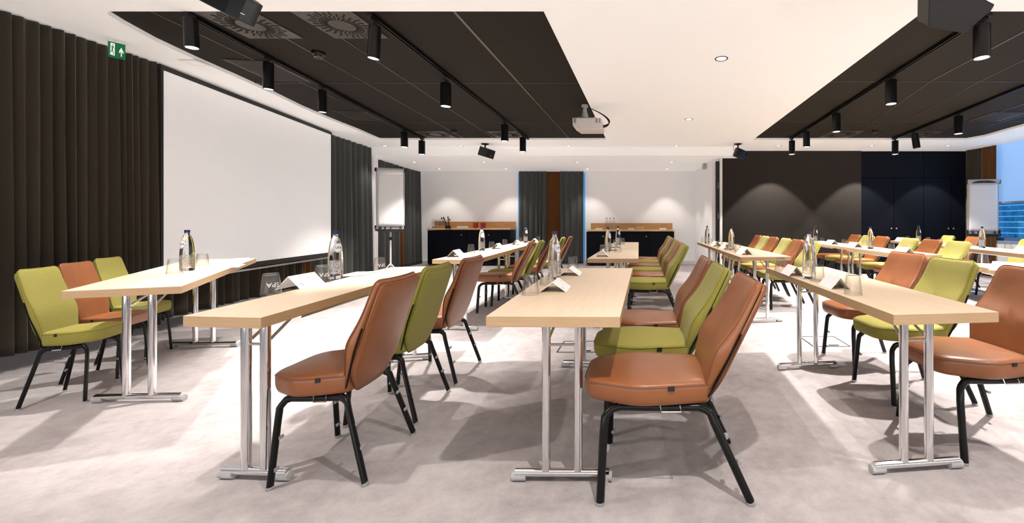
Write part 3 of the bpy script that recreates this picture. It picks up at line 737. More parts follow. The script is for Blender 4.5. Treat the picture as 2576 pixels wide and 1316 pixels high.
# middle table
glass(1335, 741, 'upturned tumbler nearest on the middle table')
card(1398, 728, 'folded name card next to the nearest tumbler on the middle table', 3, (1.05, .95, .72))
glass(1376, 716, 'tumbler half hidden behind the name card and bottle on the middle table')
bottle(1395, 703, 'water bottle with round label on the middle table', -28)
card(1436, 690, 'folded name card at the far end of the middle table', 3, (1.05, .95, .72))
glass(1441, 680, 'upturned tumbler at the far end of the middle table')
# aisle table
glass(1963, 684, 'upturned tumbler on the far corner of the big aisle table')
card(1993, 691, 'folded name card by the tall bottle, farther one on the aisle table', -2, (.8, .9, .9))
bottle(2035, 701, 'tall looking water bottle on the big aisle table', -15)
glass(2057, 708, 'tumbler right beside the bottle on the big aisle table')
card(2098, 722, 'folded name card on the aisle table beside the nearest tumbler', -4, (.8, .9, .9))
glass(2146, 741, 'upturned tumbler nearest on the big aisle table')
# screen-side back tables
def on(nl, fl_, side, y, off):
    """point beside the long edge of a row"""
    k = (y - nl[1]) / (fl_[1] - nl[1]); return (nl[0] + (fl_[0] - nl[0]) * k + off, y)
S5 = ((-2.085, 4.03), (-2.40, 8.05))
for kind, y, off, lb in [('c', 4.42, .15, 'name card on the near end of the table behind the three turned chairs'),
                         ('g', 4.90, .14, 'tumbler behind the first name card of the screen-side back tables'),
                         ('b', 5.30, .14, 'water bottle before the cabinet doors, close to the red cups'),
                         ('g', 5.62, .20, 'tumbler touching the bottle before the cabinet doors'),
                         ('c', 5.80, .26, 'name card just past the bottle in front of the low cabinet'),
                         ('g', 6.40, .16, 'tumbler between two name cards in front of the low cabinet'),
                         ('c', 6.85, .18, 'name card in front of the side panel of the low cabinet'),
                         ('g', 7.25, .14, 'tumbler beside the farther bottle next to the grey curtain'),
                         ('b', 7.45, .20, 'water bottle just before the blue curtain gap'),
                         ('c', 7.62, .33, 'last name card before the grey curtain'),
                         ('g', 7.85, .36, 'tumbler at the far end before the grey curtain')]:
    if y < 6.6: off = max(off * .6, .075 if kind == 'c' else .05)
    p = on(*S5, 0, y, off)
    (card if kind == 'c' else glass if kind == 'g' else bottle)(0, 0, lb, pos=p)
S6 = ((-.572, 4.12), (-.56, 7.65))
for kind, y, off, lb in [('c', 4.45, .12, 'name card on the near left corner of the table before the napkin cabinet'),
                         ('g', 4.78, .09, 'first tumbler on the table before the napkin cabinet'),
                         ('b', 5.10, .12, 'nearer water bottle on the tables before the napkin cabinet'),
                         ('g', 5.02, .25, 'tumbler beside the nearer bottle before the napkin cabinet'),
                         ('c', 5.42, .16, 'name card behind the nearer bottle before the napkin cabinet'),
                         ('c', 6.05, .14, 'third name card of the tables before the napkin cabinet'),
                         ('g', 6.35, .12, 'tumbler in front of the farther bottle before the napkin cabinet'),
                         ('b', 6.66, .14, 'farther water bottle on the tables before the napkin cabinet'),
                         ('g', 6.9, .2, 'tumbler behind the farther bottle before the napkin cabinet'),
                         ('c', 7.2, .14, 'last name card before the napkin cabinet')]:
    p = on(*S6, 0, y, off); (card if kind == 'c' else glass if kind == 'g' else bottle)(0, 0, lb, pos=p)
S7 = ((1.014, 4.29), (1.0, 7.68))
for kind, y, off, lb in [('g', 7.45, .08, 'tumbler on the farthest corner of the table by the doorway'),
                         ('b', 7.15, .10, 'water bottle standing against the black door edge'),
                         ('g', 6.75, .09, 'tumbler next to the bottle by the black door edge'),
                         ('c', 6.45, .12, 'name card by the bottle at the black door edge'),
                         ('g', 5.95, .10, 'tumbler at the middle of the tables by the doorway'),
                         ('c', 5.72, .13, 'name card at the middle of the tables by the doorway'),
                         ('b', 5.48, .16, 'water bottle with clear refraction in front of the dark wall edge'),
                         ('g', 5.28, .08, 'tumbler in front of the bottle before the dark wall edge'),
                         ('g', 5.02, .14, 'tumbler closest to the near name card by the doorway tables'),
                         ('c', 4.72, .14, 'name card nearest on the tables by the doorway')]:
    p = on(*S7, 0, y, off); (card if kind == 'c' else glass if kind == 'g' else bottle)(0, 0, lb, pos=p)
S8 = ((2.93, 4.60), (3.10, 8.25))
for kind, y, off, lb in [('g', 8.05, .08, 'tumbler farthest back on the table by the dark wall'),
                         ('c', 7.85, .12, 'name card farthest back on the table by the dark wall'),
                         ('b', 7.62, .12, 'water bottle peeking above the tall bottle before the dark wall'),
                         ('g', 7.25, .10, 'tumbler just past the tall bottle on the table by the dark wall'),
                         ('c', 6.95, .14, 'name card lying bright before the dark wall'),
                         ('g', 6.42, .12, 'tumbler between two name cards before the dark wall'),
                         ('c', 6.12, .14, 'name card before the brown chairs at the cupboards'),
                         ('g', 5.9, .19, 'tumbler right beside the bottle at the cupboard row'),
                         ('b', 5.72, .18, 'water bottle in the middle of the row before the cupboards'),
                         ('g', 5.12, .14, 'tumbler beside the nearest name card of the cupboard row'),
                         ('c', 4.88, .15, 'name card nearest the tan chair top in the cupboard row')]:
    p = on(*S8, 0, y, off); (card if kind == 'c' else glass if kind == 'g' else bottle)(0, 0, lb, pos=p)
S9 = ((4.32, 4.25), (5.02, 8.35))
for kind, y, off, lb in [('c', 8.15, .13, 'name card before the first cupboard door'),
                         ('g', 7.9, .14, 'tumbler beside the bottle under the cupboard knobs'),
                         ('b', 7.75, .28, 'water bottle standing under the cupboard knobs'),
                         ('g', 7.45, .3, 'tumbler just past the bottle under the cupboard knobs'),
                         ('g', 6.72, .12, 'tumbler between the broad green chair and tan chair tops'),
                         ('c', 6.15, .12, 'name card beside the bottle at the flip chart'),
                         ('g', 6.0, .2, 'tumbler beside the bottle at the flip chart'),
                         ('b', 5.9, .27, 'water bottle standing in front of the flip chart sheet'),
                         ('g', 5.35, .25, 'tumbler in front of the pale green chair by the window'),
                         ('c', 5.05, .25, 'name card in front of the pale tan chair by the window')]:
    p = on(*S9, 0, y, off); (card if kind == 'c' else glass if kind == 'g' else bottle)(0, 0, lb, pos=p)
glass(2473, 672, 'upturned tumbler on the table cut off by the picture edge')
card(2545, 682, 'large white name card on the table cut off by the picture edge', 30, (1, 1.1, .9))

# ------------------------------------------------------------------ things on the low cabinets
g = 'white napkin stacks on the low cabinet'
for x, lb in ((-1.17, 'folded white napkin stack by the bottles on the low cabinet'), (-.33, 'folded white napkin stack in the middle of the low cabinet'), (.49, 'folded white napkin stack near the doorway end of the low cabinet')):
    mb = MB()
    for i in range(3): mb.box((random.uniform(-.004, .004), random.uniform(-.004, .004), .006 + i * .013), (.17, .15, .0115))
    tag(mb.build('napkin_stack', 'white', loc=(x, 10.64, .9255), bevel=.003), lb, 'napkins', g)
mb = MB().box((0, 0, .004), (.22, .12, .008)); mb.box((0, .056, .045), (.22, .008, .075)).box((0, -.056, .045), (.22, .008, .075)).box((-.106, 0, .045), (.008, .104, .075)).box((.106, 0, .045), (.008, .104, .075))
tag(mb.build('wooden_box', 'oak_light', loc=(-.10, 10.75, .9255), bevel=.001), 'small open wooden box beside the middle napkin stack', 'box')
def bottle2(x, lb):
    o = copy_tree(PROTO['b']); o.location = (x, 10.72, .9256); o.rotation_euler = (0, 0, R(-90)); tag(o, lb, 'bottle', 'bottles on the low cabinet')
bottle2(-.98, 'first of three water bottles standing on the low cabinet, beside the napkins')
bottle2(-.885, 'middle one of three water bottles standing on the low cabinet')
bottle2(-.79, 'third water bottle on the low cabinet, on the doorway side')
for x, lb in ((-4.40, 'red cup by the pen stand side on the low cabinet'), (-4.20, 'red cup on the curtain side of the low cabinet')):
    cu = empty('red_cup', (x, 10.70, .966)); tag(cu, lb, 'cup', 'red cups')
    MB().lathe([(.0, 0), (.055, 0), (.062, .01), (.066, .135), (.068, .14), (.064, .14), (.058, .012), (.0, .010)], 24).build('bowl', 'red', cu)
    MB().lathe([(.0685, .128), (.0695, .132), (.0685, .136)], 24, close=True).build('rim', 'red', cu)
tag(MB().box((0, 0, .025), (.24, .14, .05)).box((0, -.0705, .025), (.2, .002, .012)).build('small_white_box', 'white', loc=(-4.72, 10.66, .9655), bevel=.003), 'small white carton next to the red cups', 'box')
bx = empty('tea_box', (-5.32, 10.68, .9655)); tag(bx, 'clear glass box with wooden divider on the low cabinet by the flip chart', 'box')
MB().box((0, 0, .025), (.33, .18, .045)).build('tray', 'oak', bx, smooth=False, bevel=.002)
MB().box((0, 0, .12), (.012, .17, .13)).box((.1, 0, .12), (.008, .17, .13)).box((-.1, 0, .12), (.008, .17, .13)).build('divider', 'oak', bx, smooth=False)
MB().box((0, -.093, .13), (.34, .004, .21)).box((0, .093, .13), (.34, .004, .21)).box((-.172, 0, .13), (.004, .18, .21)).box((.172, 0, .13), (.004, .18, .21)).build('glass_side', 'glass', bx, smooth=False)
ps = empty('pen_stand', (-5.0, 10.44, .9655)); tag(ps, 'black stand holding dark utensils beside the clear box', 'utensil stand')
MB().lathe([(0, 0), (.07, 0), (.075, .02), (.06, .06), (.05, .075), (.0, .075)], 20).build('base', 'black', ps)
mb = MB()
for i in range(6):
    a_ = i * 1.1; x_, y_ = .03 * math.cos(a_), .03 * math.sin(a_)
    mb.tube([(x_, y_, .06), (x_ * 3.2 - .05, y_ * 1.5, .20 + .012 * i)], .005, 6).tube([(x_ * 3.2 - .05, y_ * 1.5, .20 + .012 * i), (x_ * 3.6 - .06, y_ * 1.6, .235 + .012 * i)], .016, 8)
mb.build('utensils', 'black', ps)

# ------------------------------------------------------------------ flip charts
def flipchart(loc, rz, sw, sh, label, curl, bb):
    t = empty('flip_chart', loc, R(rz)); tag(t, label, 'flip chart')
    z0 = loc[2]
    tp = bb + sh
    MB().box((0, .0, (bb + tp) / 2), (sw + .05, .018, sh + .06)).build('board', 'silver', t, smooth=False, bevel=.004)
    nx, nz = 10, 14; mb = MB()
    for j in range(nz + 1):
        for i in range(nx + 1):
            u, v = i / nx, j / nz
            mb.v.append(((u - .5) * sw, -.016 - .006 * math.sin(9 * v + 2 * u) * (1 - v), bb + .03 + v * (sh - .06)))
    for j in range(nz):
        for i in range(nx): k = j * (nx + 1) + i; mb.f.append((k, k + 1, k + nx + 2, k + nx + 1))
    pd = mb.build('paper_pad', 'paper', t); sd = pd.modifiers.new('s', 'SOLIDIFY'); sd.thickness = .004
    if curl:
        cp = [(-.022 - .03 * math.sin(PI * k / 8), tp - .10 + .095 * (k / 8)) for k in range(9)]
        mb = MB()
        for x_ in (-sw / 2, sw / 2): mb.v += [(x_, y_, z_) for y_, z_ in cp]
        mb.f += [(k, k + 1, 9 + k + 1, 9 + k) for k in range(8)]
        c_ = mb.build('folded_sheet', 'paper', t); sd = c_.modifiers.new('s', 'SOLIDIFY'); sd.thickness = .003
    else:
        MB().box((0, -.025, tp + .0), (sw + .06, .03, .075)).build('clamp_bar', 'silver', t, smooth=False, bevel=.01)
        ar = [(sw * .42 * math.cos(PI * k / 12), tp - .03 + .045 * math.sin(PI * k / 12)) for k in range(13)]
        mb = MB(); mb.add([(x_, -.042, z_) for x_, z_ in ar] + [(x_, -.046, z_) for x_, z_ in ar], [tuple(range(13, 26))[::-1], tuple(range(13))] + [(k, (k + 1) % 13, 13 + (k + 1) % 13, 13 + k) for k in range(13)])
        mb.build('clamp_grip', 'black_matt', t, smooth=False)
        MB().box((0, -.048, tp - .008), (.05, .004, .014)).build('badge', 'red', t, smooth=False)
    for sx_ in (-1, 1):
        for zz in (tp - .01, bb + .02): MB().box((sx_ * (sw / 2 + .03), -.005, zz), (.03, .05, .07)).build('corner_clip', 'black_matt', t, smooth=False, bevel=.006)
    MB().box((0, -.03, bb - .035), (sw + .07, .07, .035)).box((0, -.075, bb - .06), (sw - .02, .04, .02)).build('pen_tray', 'black_matt', t, smooth=False, bevel=.004)
    for k, xx in enumerate((-.42, -.36, -.2, .02, .4)):
        MB().lathe([(0, 0), (.012, 0), (.014, .012), (.006, .022), (.009, .04), (0, .043)], 10).build('hook', 'black_matt', t, loc=(xx * sw, -.028, bb - .008))
    MB().tube([(0, .02, bb - .03), (0, .03, .28)], .016, 12).build('pole', 'cream', t)
    MB().box((0, .025, .80), (.06, .05, .06)).build('height_clamp', 'black_matt', t, smooth=False, bevel=.008)
    for a_ in (-150, -30, 90):
        q = Vector((math.cos(R(a_)), math.sin(R(a_)), 0))
        MB().tube([Vector((0, .03, .32)) , Vector((0, .03, 0)) + q * .18 + Vector((0, 0, .12)), Vector((0, .03, 0)) + q * .38 + Vector((0, 0, .012))], .013, 10).build('leg', 'silver', t)
    return t
flipchart((-4.86, 7.85, 0), 28, .42, 1.12, 'flip chart with curled white sheet on a tripod by the dark grey curtain', True, 1.0)
flipchart((6.14, 7.42, 0), -14, .44, .93, 'flip chart with curved black clamp standing next to the blue window', False, .92)

# ------------------------------------------------------------------ ceiling: tracks, lamps, downlights, grilles
def track(p, q, label):
    p, q = Vector((*p, CEIL + .0145)), Vector((*q, CEIL + .0145)); d_ = q - p; a_ = math.atan2(d_.y, d_.x)
    t = empty('lighting_track', (p + q) / 2, a_); tag(t, label, 'lighting track')
    L_ = d_.length
    MB().box((0, .014, 0), (L_, .007, .030)).box((0, -.014, 0), (L_, .007, .030)).box((0, 0, .011), (L_, .022, .008)).build('channel', 'black', t, smooth=False)
    MB().box((-L_ / 2, 0, 0), (.012, .038, .034)).box((L_ / 2, 0, 0), (.012, .038, .034)).build('end_cap', 'black_matt', t, smooth=False)
track((-2.05, 3.06), (-2.15, 7.60), 'black lighting track nearer the room centre above the narrow table')
track((-3.42, 3.06), (-4.10, 7.60), 'black lighting track closer to the projection screen')
track((2.58, 3.06), (2.72, 7.60), 'black lighting track nearer the room centre above the aisle')
track((4.20, 3.2), (4.62, 7.60), 'black lighting track closer to the window')
def lamp(x, y, label, power, tilt=(0, 0), group='track spotlights', big=1.0, col=(1, .95, .89), cone=75):
    t = empty('track_spotlight', (x, y, CEIL)); tag(t, label, 'spotlight', group)
    MB().box((0, 0, -.008), (.030, .09, .018)).build('adapter', 'black_matt', t, smooth=False, bevel=.003)
    MB().tube([(0, 0, -.017), (0, 0, -.042)], .013, 12).build('stem', 'black_matt', t)
    bd = MB().lathe([(.0, -.04), (.052, -.04), (.055, -.044), (.055, -.290), (.052, -.292), (.047, -.290), (.046, -.275), (0, -.275)], 32).build('lamp_body', 'black', t, angle=30)
    bd.rotation_euler = (R(tilt[0]), R(tilt[1]), 0)
    MB().lathe([(.0, -.2775), (.045, -.2775), (.0455, -.286), (0, -.286)], 28).build('lamp_lens', 'lens', bd, angle=30)
    if power:
        l = bpy.data.lights.new('spot', 'SPOT'); l.energy = power; l.spot_size = R(cone); l.spot_blend = .55; l.shadow_soft_size = .035; l.color = col
        o = bpy.data.objects.new('lamp_beam', l); C.objects.link(o); o.parent = bd; o.location = (0, 0, -.31)
    return t
A = -2.145
W = 1.0
for x, y, lb, p, tl in [(-2.06, 3.14, 'spotlight hanging first on the inner track beside the round ceiling grille', 340, (0, 4)),
                    (A, 4.43, 'spotlight hanging second on the inner track over the narrow table', 370, (0, 0)),
                    (A, 6.31, 'spotlight third on the inner track near the far ceiling edge', 300, (0, 0)),
                    (A, 7.25, 'spotlight last on the inner track before the white ceiling edge', 220, (0, 0)),
                    (-3.36, 3.03, 'spotlight first on the screen-side track near the curtain', 190, (0, -4)),
                    (-3.54, 3.86, 'spotlight second on the screen-side track beside the perforated vent', 190, (0, 0)),
                    (-3.66, 4.66, 'spotlight third on the screen-side track', 165, (0, 0)),
                    (-3.98, 6.80, 'spotlight fourth on the screen-side track', 220, (0, 0)),
                    (-4.08, 7.52, 'spotlight last on the screen-side track above the flip chart', 200, (0, 0)),
                    (2.582, 3.13, 'spotlight first on the aisle track near the hanging loudspeaker', 520, (0, 0)),
                    (2.62, 4.34, 'spotlight second on the aisle track', 430, (0, 0)),
                    (2.66, 5.66, 'spotlight third on the aisle track', 360, (0, 0)),
                    (2.695, 6.79, 'spotlight fourth on the aisle track', 300, (0, 0)),
                    (2.717, 7.52, 'spotlight last on the aisle track before the dark wall', 200, (0, 0)),
                    (4.447, 5.79, 'spotlight first seen on the window-side track', 380, (0, 0)),
                    (4.553, 6.9, 'tilted spotlight in the middle of the window-side track', 320, (0, -9)),
                    (4.612, 7.52, 'spotlight last on the window-side track before the cupboards', 220, (0, 0)),
                    (4.315, 4.4, 'spotlight at the camera end of the window-side track', 380, (0, 0))]:
    o = lamp(x, y, lb, p * 1.0, tl, cone=92)
    if x < -3 and y < 5: o.scale = (.74, .74, .88 if y < 3.5 else 1)
    elif x < 0 and y < 3.5: o.scale = (.76, .76, 1)
def downlight(x, y, z, label, power, cone=84, r=.055, group='recessed ceiling downlights', blend=.5):
    t = empty('recessed_downlight', (x, y, z)); tag(t, label, 'downlight', group)
    MB().lathe([(r - .008, -.001), (r - .006, -.004), (r + .006, -.004), (r + .008, -.001)], 28).build('trim_ring', 'ring', t)
    MB().lathe([(0, -.0015), (r - .008, -.0015), (r - .008, -.0005), (0, -.0005)], 24).build('lens', 'downlens', t)
    if power:
        l = bpy.data.lights.new('spot', 'SPOT'); l.energy = power; l.spot_size = R(cone); l.spot_blend = blend; l.shadow_soft_size = .02; l.color = (1, .93, .86)
        o = bpy.data.objects.new('light_beam', l); C.objects.link(o); o.parent = t; o.location = (0, 0, -.02)
downlight(.73, 3.86, CEIL, 'large recessed downlight alone in the white ceiling between the dark insets', 120, 100)
downlight(.67, 6.12, CEIL, 'recessed downlight past the projector in the white ceiling', 120, 100)
for x, y, lb in ((-2.6, 1.1, 'added fill downlight, unseen, over the near carpet on the screen side'), (.3, .7, 'added fill downlight, unseen, directly above the near middle of the carpet'), (3.0, 1.1, 'added fill downlight, unseen, over the near carpet on the window side')):
    downlight(x, y, CEIL, lb, 190, 125, blend=.9)  # unseen downlights added to brighten the near floor
for x, lb, p in ((-5.2, 'downlight above the grey curtain next to the screen', 20), (-3.68, 'downlight behind the screen-side black loudspeaker', 60), (-1.51, 'downlight behind the projector at the ceiling edge', 60), (.65, 'downlight near the dark wall corner at the ceiling edge', 60),
                 (2.70, 'downlight over the dark fabric wall', 110), (4.57, 'downlight over the joint of dark wall and cupboards', 110), (6.1, 'downlight over the black cupboards', 110)):
    downlight(x, 8.22, CEIL, lb, p * (1.6 if x > 6 else 2.6 if x > 2 else 1.4), 84, .045, blend=.2 if x > 2 else .5)
for x, lb in ((-5.25, 'lower-ceiling downlight over the flip chart curtain'), (-3.66, 'lower-ceiling downlight in line with the red cups'), (-1.52, 'lower-ceiling downlight in line with the brown curtain'), (.63, 'lower-ceiling downlight nearest the doorway wall')):
    downlight(x, 9.36, 2.49, lb, 65, 90, .045)
for x, lb in ((-5.25, 'farthest downlight over the corner wall'), (-3.54, 'farthest downlight over the red cup cabinet'), (-1.45, 'farthest downlight over the napkin bottles'), (.60, 'farthest downlight over the napkin cabinet end')):
    downlight(x, 10.5, 2.49, lb, 50, 80, .045)

def swirl(x, y, s, label):
    """square ceiling plate with rings of radial slots"""
    t = empty('air_diffuser', (x, y, CEIL + .03)); tag(t, label, 'air diffuser', 'round-slotted air diffusers')
    MB().box((0, 0, 0), (s, s, .010)).build('plate', 'grille', t, smooth=False, bevel=.003)
    mb = MB(); n = 28
    for i in range(n):
        a_ = 2 * PI * i / n
        for r0, r1, da in ((.12, .20, .3), (.21, .29, .12)):
            r0, r1 = r0 * s / .6, r1 * s / .6
            if i % 2 and r0 > .2 * s / .6: r1 *= .9
            mm = (r0 + r1) / 2; rot = Matrix.Rotation(a_ + da, 3, 'Z')
            c_ = Vector((mm * math.cos(a_), mm * math.sin(a_), -.0062))
            mb.box(c_, (r1 - r0, .016 * s / .6, .002), rot)
    mb.build('slot', 'hole', t, smooth=False)
swirl(-3.14, 3.27, .46, 'slotted air diffuser behind the screen-side loudspeaker')
swirl(-2.34 - .02 - .05, 3.27, .46, 'slotted air diffuser beside the first inner spotlight')
swirl(-3.72, 7.3, .52, 'slotted air diffuser at the far end between the screen-side tracks')
swirl(-2.46, 7.3, .52, 'slotted air diffuser at the far end of the inner track')
swirl(3.50, 7.3, .56, 'slotted air diffuser at the far end beside the aisle track')
swirl(4.90, 7.3, .50, 'slotted air diffuser at the far end beside the window-side track')
def vent(x, y, w, l, label, rz=0):
    t = empty('ceiling_vent', (x, y, CEIL + .028), R(rz)); tag(t, label, 'vent')
    MB().box((0, 0, .002), (w, l, .006)).build('frame', 'grille', t, smooth=False, bevel=.002)
    mb = MB(); n = int(l / .03)
    for i in range(n): mb.box((0, -l / 2 + (i + .5) * l / n, -.003), (w - .05, .009, .003))
    mb.build('grille_bars', 'joint_dark', t, smooth=False)
vent(-3.90, 4.27, .42, .60, 'perforated metal vent beside the second screen-side spotlight', 8)
vent(-4.2, 6.05, .42, .55, 'dark glossy vent near the far end of the screen-side inset', 8)
vent(5.25, 6.08, .5, .5, 'bluish dark vent near the window side of the ceiling', 0)
for x, y, lb in ((-3.02, 3.80, 'round smoke detector on the dark ceiling between the tracks'), (-3.25, 7.0, 'round smoke detector at the far end of the screen-side inset'), (3.95, 7.0, 'round smoke detector on the window-side dark inset')):
    t = empty('smoke_detector', (x, y, CEIL + .034)); tag(t, lb, 'smoke detector')
    MB().lathe([(.0, -.045), (.02, -.045), (.03, -.04), (.034, -.03), (.05, -.025), (.055, -.012), (.055, 0), (0, 0)], 24).build('housing', 'black', t)
    MB().lathe([(.030, -.052), (.034, -.052), (.034, -.049), (.030, -.049)], 24, close=True).build('sensor_ring', 'steel', t)
t = empty('ceiling_access_plate', (-4.33, 3.95, CEIL)); tag(t, 'flat white access plate on the ceiling beside the screen top corner', 'access plate')
MB().box((0, 0, -.004), (.16, .16, .006)).build('frame', 'trim', t, smooth=False, bevel=.002)
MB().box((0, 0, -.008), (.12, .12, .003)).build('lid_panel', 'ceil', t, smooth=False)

# ------------------------------------------------------------------ loudspeakers
def speaker(loc, rot, s, label, zc):
    """wedge loudspeaker on a round ceiling mount; local -y is its grille"""
    t = empty('loudspeaker', loc); tag(t, label, 'loudspeaker', 'ceiling-hung loudspeakers')
    bd = empty('cabinet_body', (0, 0, 0)); bd.parent = t
    bpy.data.objects.remove(bd)
    Rm = Matrix.Rotation(R(rot[2]), 3, 'Z') @ Matrix.Rotation(R(rot[0]), 3, 'X') @ Matrix.Rotation(R(rot[1]), 3, 'Y')
    poly = [(-.5, -.22), (-.25, -.275), (0, -.29), (.25, -.275), (.5, -.22), (.5, -.12), (.30, .26), (-.30, .26), (-.5, -.12)]
    mb = MB().prism([(x * .30 * s, y * .30 * s) for x, y in poly], -.085 * s, .085 * s); mb.v = [tuple(Rm @ Vector(v)) for v in mb.v]
    body = mb.build('cabinet', 'black_matt', t, smooth=False, bevel=.006 * s)
    gp = [(-.47, -.225), (-.25, -.283), (0, -.298), (.25, -.283), (.47, -.225)]
    mb = MB().prism([(x * .30 * s, y * .30 * s) for x, y in gp] + [(x * .30 * s, y * .30 * s + .004) for x, y in gp][::-1], -.075 * s, .075 * s); mb.v = [tuple(Rm @ Vector(v)) for v in mb.v]
    mb.build('grille_cloth', 'black', body, smooth=False)
    mb = MB().box((.085 * s, -.0885 * s, -.03 * s), (.022 * s, .004, .005 * s), Matrix.Rotation(.15, 3, 'Z')); mb.v = [tuple(Rm @ Vector(v)) for v in mb.v]
    mb.build('badge', 'white', body, smooth=False)
    top = CEIL - loc[2]; bk = Rm @ Vector((0, .02, 0))
    MB().tube([bk + Vector((0, 0, .03)), bk + Vector((-.02, .0, top * .6)), Vector((bk.x - .02, bk.y, top - .015))], .014, 10).build('bracket', 'black', t)
    MB().lathe([(0, -.022), (.045, -.022), (.075, -.006), (.078, -.001), (0, -.001)], 24, (bk.x - .02, bk.y, top)).build('ceiling_mount', 'black_matt', t)
    c = [Vector((bk.x - .08, bk.y, top - .012)), Vector((bk.x - .13, bk.y - .01, top * .7)), Vector((bk.x - .12, bk.y, top * .35 + .01)), Vector((bk.x - .05, bk.y + .02, .03))]
    pts = []
    for k in range(13):
        u = k / 12; pts.append(c[0] * (1 - u) ** 3 + c[1] * 3 * u * (1 - u) ** 2 + c[2] * 3 * u * u * (1 - u) + c[3] * u ** 3)
    MB().tube(pts, .0045 , 8).build('cable', 'black', t)
speaker((-3.08, 8.0, 2.475), (14, 14, 28), .98, 'small black loudspeaker hanging at the far ceiling edge past the screen', 0)
speaker((1.87, 8.0, 2.455), (14, 14, 28), .98, 'small black loudspeaker in front of the dark wall corner', 0)
speaker((-2.36, 2.36, 2.365), (20, 24, 25), .80, 'black loudspeaker over the screen-side round grille, cut by the top edge', 0)
speaker((1.60, 2.15, 2.215), (-52, 22, 14), 1.02, 'big black loudspeaker above the aisle, cut by the top edge', 0)

# ------------------------------------------------------------------ projector
t = empty('projector', (-.74, 5.5, 0)); tag(t, 'white projector hanging from the dark ceiling inset edge', 'projector')
prof = [(-.20, 2.48), (.18, 2.48), (.19, 2.40), (.20, 2.345), (.17, 2.325), (-.12, 2.325), (-.15, 2.345), (-.195, 2.375)]
mb = MB(); n = len(prof)
mb.add([(x, -.14, z) for x, z in prof] + [(x, .14, z) for x, z in prof], [tuple(range(n)), tuple(range(2 * n - 1, n - 1, -1))] + [((i + 1) % n, i, n + i, n + (i + 1) % n) for i in range(n)])
mb.build('housing', 'cream', t, smooth=False, bevel=.012, seg=3)
MB().box((-.165, -.1415, 2.44), (.035, .004, .06)).box((.12, -.1415, 2.44), (.03, .004, .06)).box((.16, -.1415, 2.44), (.02, .004, .06)).build('vent_slots', 'slots', t, smooth=False)
MB().lathe([(0, 0), (.035, 0), (.037, .012), (.03, .018), (0, .014)], 20).build('lens', 'black', t, loc=(-.197, 0, 2.43)).rotation_euler = (0, -PI / 2, 0)
MB().box((-.02, 0, 2.497), (.20, .12, .012)).tube([(-.12, -.06, 2.487), (-.12, -.06, 2.51)], .01, 8).tube([(.08, -.06, 2.487), (.08, -.06, 2.51)], .01, 8).build('mount_plate', 'silver', t, smooth=False)
MB().lathe([(.055, 2.50), (.045, 2.53), (.04, 2.57), (.03, 2.575), (.028, 2.63), (.015, 2.635), (.015, 2.65), (.045, 2.655), (.045, CEIL + .034)], 20).build('mount_column', 'silver', t, loc=(-.055, 0, 0))
for k, (dz, dx) in enumerate(((0, 0), (.012, .01), (-.014, -.012))):
    c = [Vector((.03, .03, 2.64)), Vector((.26, .0, 2.54)), Vector((.36 + dx, -.02, 2.42 + dz)), Vector((.19, -.02, 2.39 + dz))]
    MB().tube([c[0] * (1 - u) ** 3 + c[1] * 3 * u * (1 - u) ** 2 + c[2] * 3 * u * u * (1 - u) + c[3] * u ** 3 for u in [i / 14 for i in range(15)]], .006, 8).build('cable', 'black', t)

# ------------------------------------------------------------------ exit sign hanging over the curtain
ex = empty('exit_sign', (-4.43, 3.44, 2.49), R(60), (.45, 1, .9)); tag(ex, 'green exit sign with running figure and upward arrow by the curtain top', 'exit sign')
MB().box((0, 0, .065), (.20, .012, .145)).build('panel', 'exit_green', ex, smooth=False, bevel=.002)
MB().box((0, .0, .1405), (.21, .03, .01)).build('housing', 'white', ex, smooth=False)
MB().box((-.02, 0, .150), (.03, .02, .012)).build('hanger', 'steel', ex, smooth=False)
Y0 = -.0066
mb = MB().add([(-.078, Y0, .015), (-.025, Y0, .01), (-.022, Y0, .125), (-.072, Y0, .125)], [(0, 1, 2, 3)])
ar = [(.045, .015), (.058, .015), (.058, .06), (.076, .042), (.078, .06), (.0515, .10), (.025, .062), (.027, .042), (.045, .06)]
mb.add([(x, Y0, z) for x, z in ar], [(0, 1, 2, 8), (2, 3, 4, 5), (8, 2, 5), (8, 5, 6, 7)])
mb.build('pictogram', 'exit_white', ex, smooth=False)
Y1 = -.0072
def stroke(mb, p, q, w):
    p, q = Vector((p[0], Y1, p[1])), Vector((q[0], Y1, q[1])); d_ = (q - p).normalized(); n_ = Vector((-d_.z, 0, d_.x)) * w / 2
    mb.add([p - n_, p + n_, q + n_, q - n_], [(0, 1, 2, 3)])
mb = MB()
mb.add([(-.042 + .006 * math.cos(2 * PI * k / 12), Y1, .110 + .006 * math.sin(2 * PI * k / 12)) for k in range(12)], [tuple(range(12))])
for p, q, w in (((-.046, .10), (-.054, .062), .013), ((-.047, .098), (-.062, .094), .006), ((-.062, .094), (-.068, .080), .005), ((-.044, .098), (-.034, .082), .006), ((-.034, .082), (-.024, .078), .005),
                ((-.055, .064), (-.06, .044), .008), ((-.06, .044), (-.078, .046), .007), ((-.051, .064), (-.044, .042), .008), ((-.044, .042), (-.038, .016), .007)):
    stroke(mb, p, q, w)
mb.build('running_figure', 'exit_green', ex, smooth=False)
# small sign box above the doorway
e2 = empty('exit_sign', (1.40, 9.55, 2.42), R(90)); tag(e2, 'small exit sign box seen edge-on above the far doorway', 'exit sign')
MB().box((0, 0, .0), (.22, .05, .12)).build('housing', 'silver', e2, smooth=False, bevel=.004)
MB().box((0, 0, .065), (.04, .03, .012)).build('hanger', 'steel', e2, smooth=False)

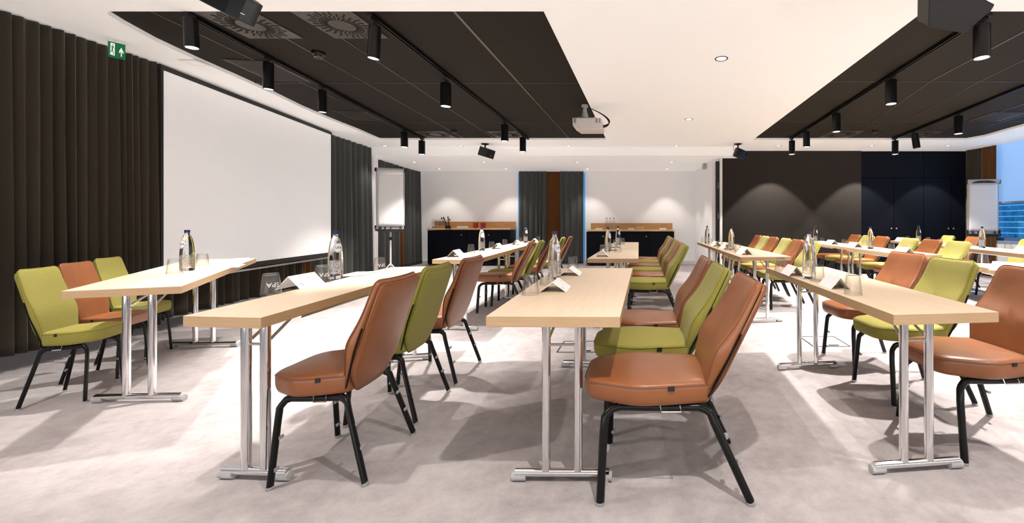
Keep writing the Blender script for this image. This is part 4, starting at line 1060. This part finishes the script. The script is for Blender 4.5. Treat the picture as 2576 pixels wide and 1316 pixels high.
# ------------------------------------------------------------------ floor boxes
def floorbox(x, y, w, l, label):
    t = empty('floor_outlet', (x, y, 0)); tag(t, label, 'floor outlet')
    mb = MB()
    for c_, d_ in (((0, l / 2, .002), (w, .008, .004)), ((0, -l / 2, .002), (w, .008, .004)), ((w / 2, 0, .002), (.008, l, .004)), ((-w / 2, 0, .002), (.008, l, .004))): mb.box(c_, d_)
    mb.build('metal_frame', 'joint_dark', t, smooth=False)
    MB().box((0, 0, .0012), (w - .02, l - .02, .0016)).build('carpeted_lid', 'carpet', t, smooth=False)
    MB().box((.03, -l / 2 + .03, .004), (.09, .022, .004)).build('cable_flap', 'black_matt', t, smooth=False)
floorbox(-.53, 3.64, .42, .32, 'square floor outlet lid in the carpet under the middle table')
floorbox(1.67, 3.80, .33, .32, 'square floor outlet lid in the carpet under the aisle table')

# ------------------------------------------------------------------ light and camera
w = bpy.data.worlds.new('world'); bpy.context.scene.world = w; w.use_nodes = True
bg = w.node_tree.nodes['Background']; bg.inputs['Color'].default_value = (.95, .96, 1.0, 1); bg.inputs['Strength'].default_value = .35
def area(name, loc, rot, sx, sy, e, col=(1, 1, 1)):
    l = bpy.data.lights.new(name, 'AREA'); l.shape = 'RECTANGLE'; l.size = sx; l.size_y = sy; l.energy = e; l.color = col
    o = bpy.data.objects.new(name, l); C.objects.link(o); o.location = loc; o.rotation_euler = [R(a) for a in rot]; return o
# added soft fill light behind the camera, tipped up to brighten the ceiling
area('bounce_fill', (.3, -.5, .5), (152, 0, 0), 8, .8, 95, (1, .97, .95))
area('window_glow', (6.9, 6.0, 1.6), (0, 90, 0), 1.6, 4.5, 16, (.35, .6, 1.0))
cam = bpy.data.cameras.new('camera'); co = bpy.data.objects.new('camera', cam); C.objects.link(co)
co.location = (0, 0, H); co.rotation_euler = (PI / 2, 0, 0)
cam.sensor_width = 36; cam.sensor_fit = 'HORIZONTAL'; cam.lens = F * 36 / 2576
cam.shift_x = (1288 - CX) / 2576; cam.shift_y = -(658 - CY) / 2576
cam.clip_start = .05
s = bpy.context.scene; s.camera = co
s.view_settings.view_transform = 'Standard'; s.view_settings.look = 'None'; s.view_settings.exposure = 0.10
s.cycles.use_denoising = True
s.cycles.use_adaptive_sampling = True; s.cycles.adaptive_threshold = .2; s.cycles.adaptive_min_samples = 16
s.cycles.max_bounces = 8; s.cycles.transmission_bounces = 6; s.cycles.transparent_max_bounces = 8; s.cycles.diffuse_bounces = 3; s.cycles.glossy_bounces = 3
s.cycles.caustics_reflective = False; s.cycles.caustics_refractive = False
s.cycles.sample_clamp_indirect = 6.0
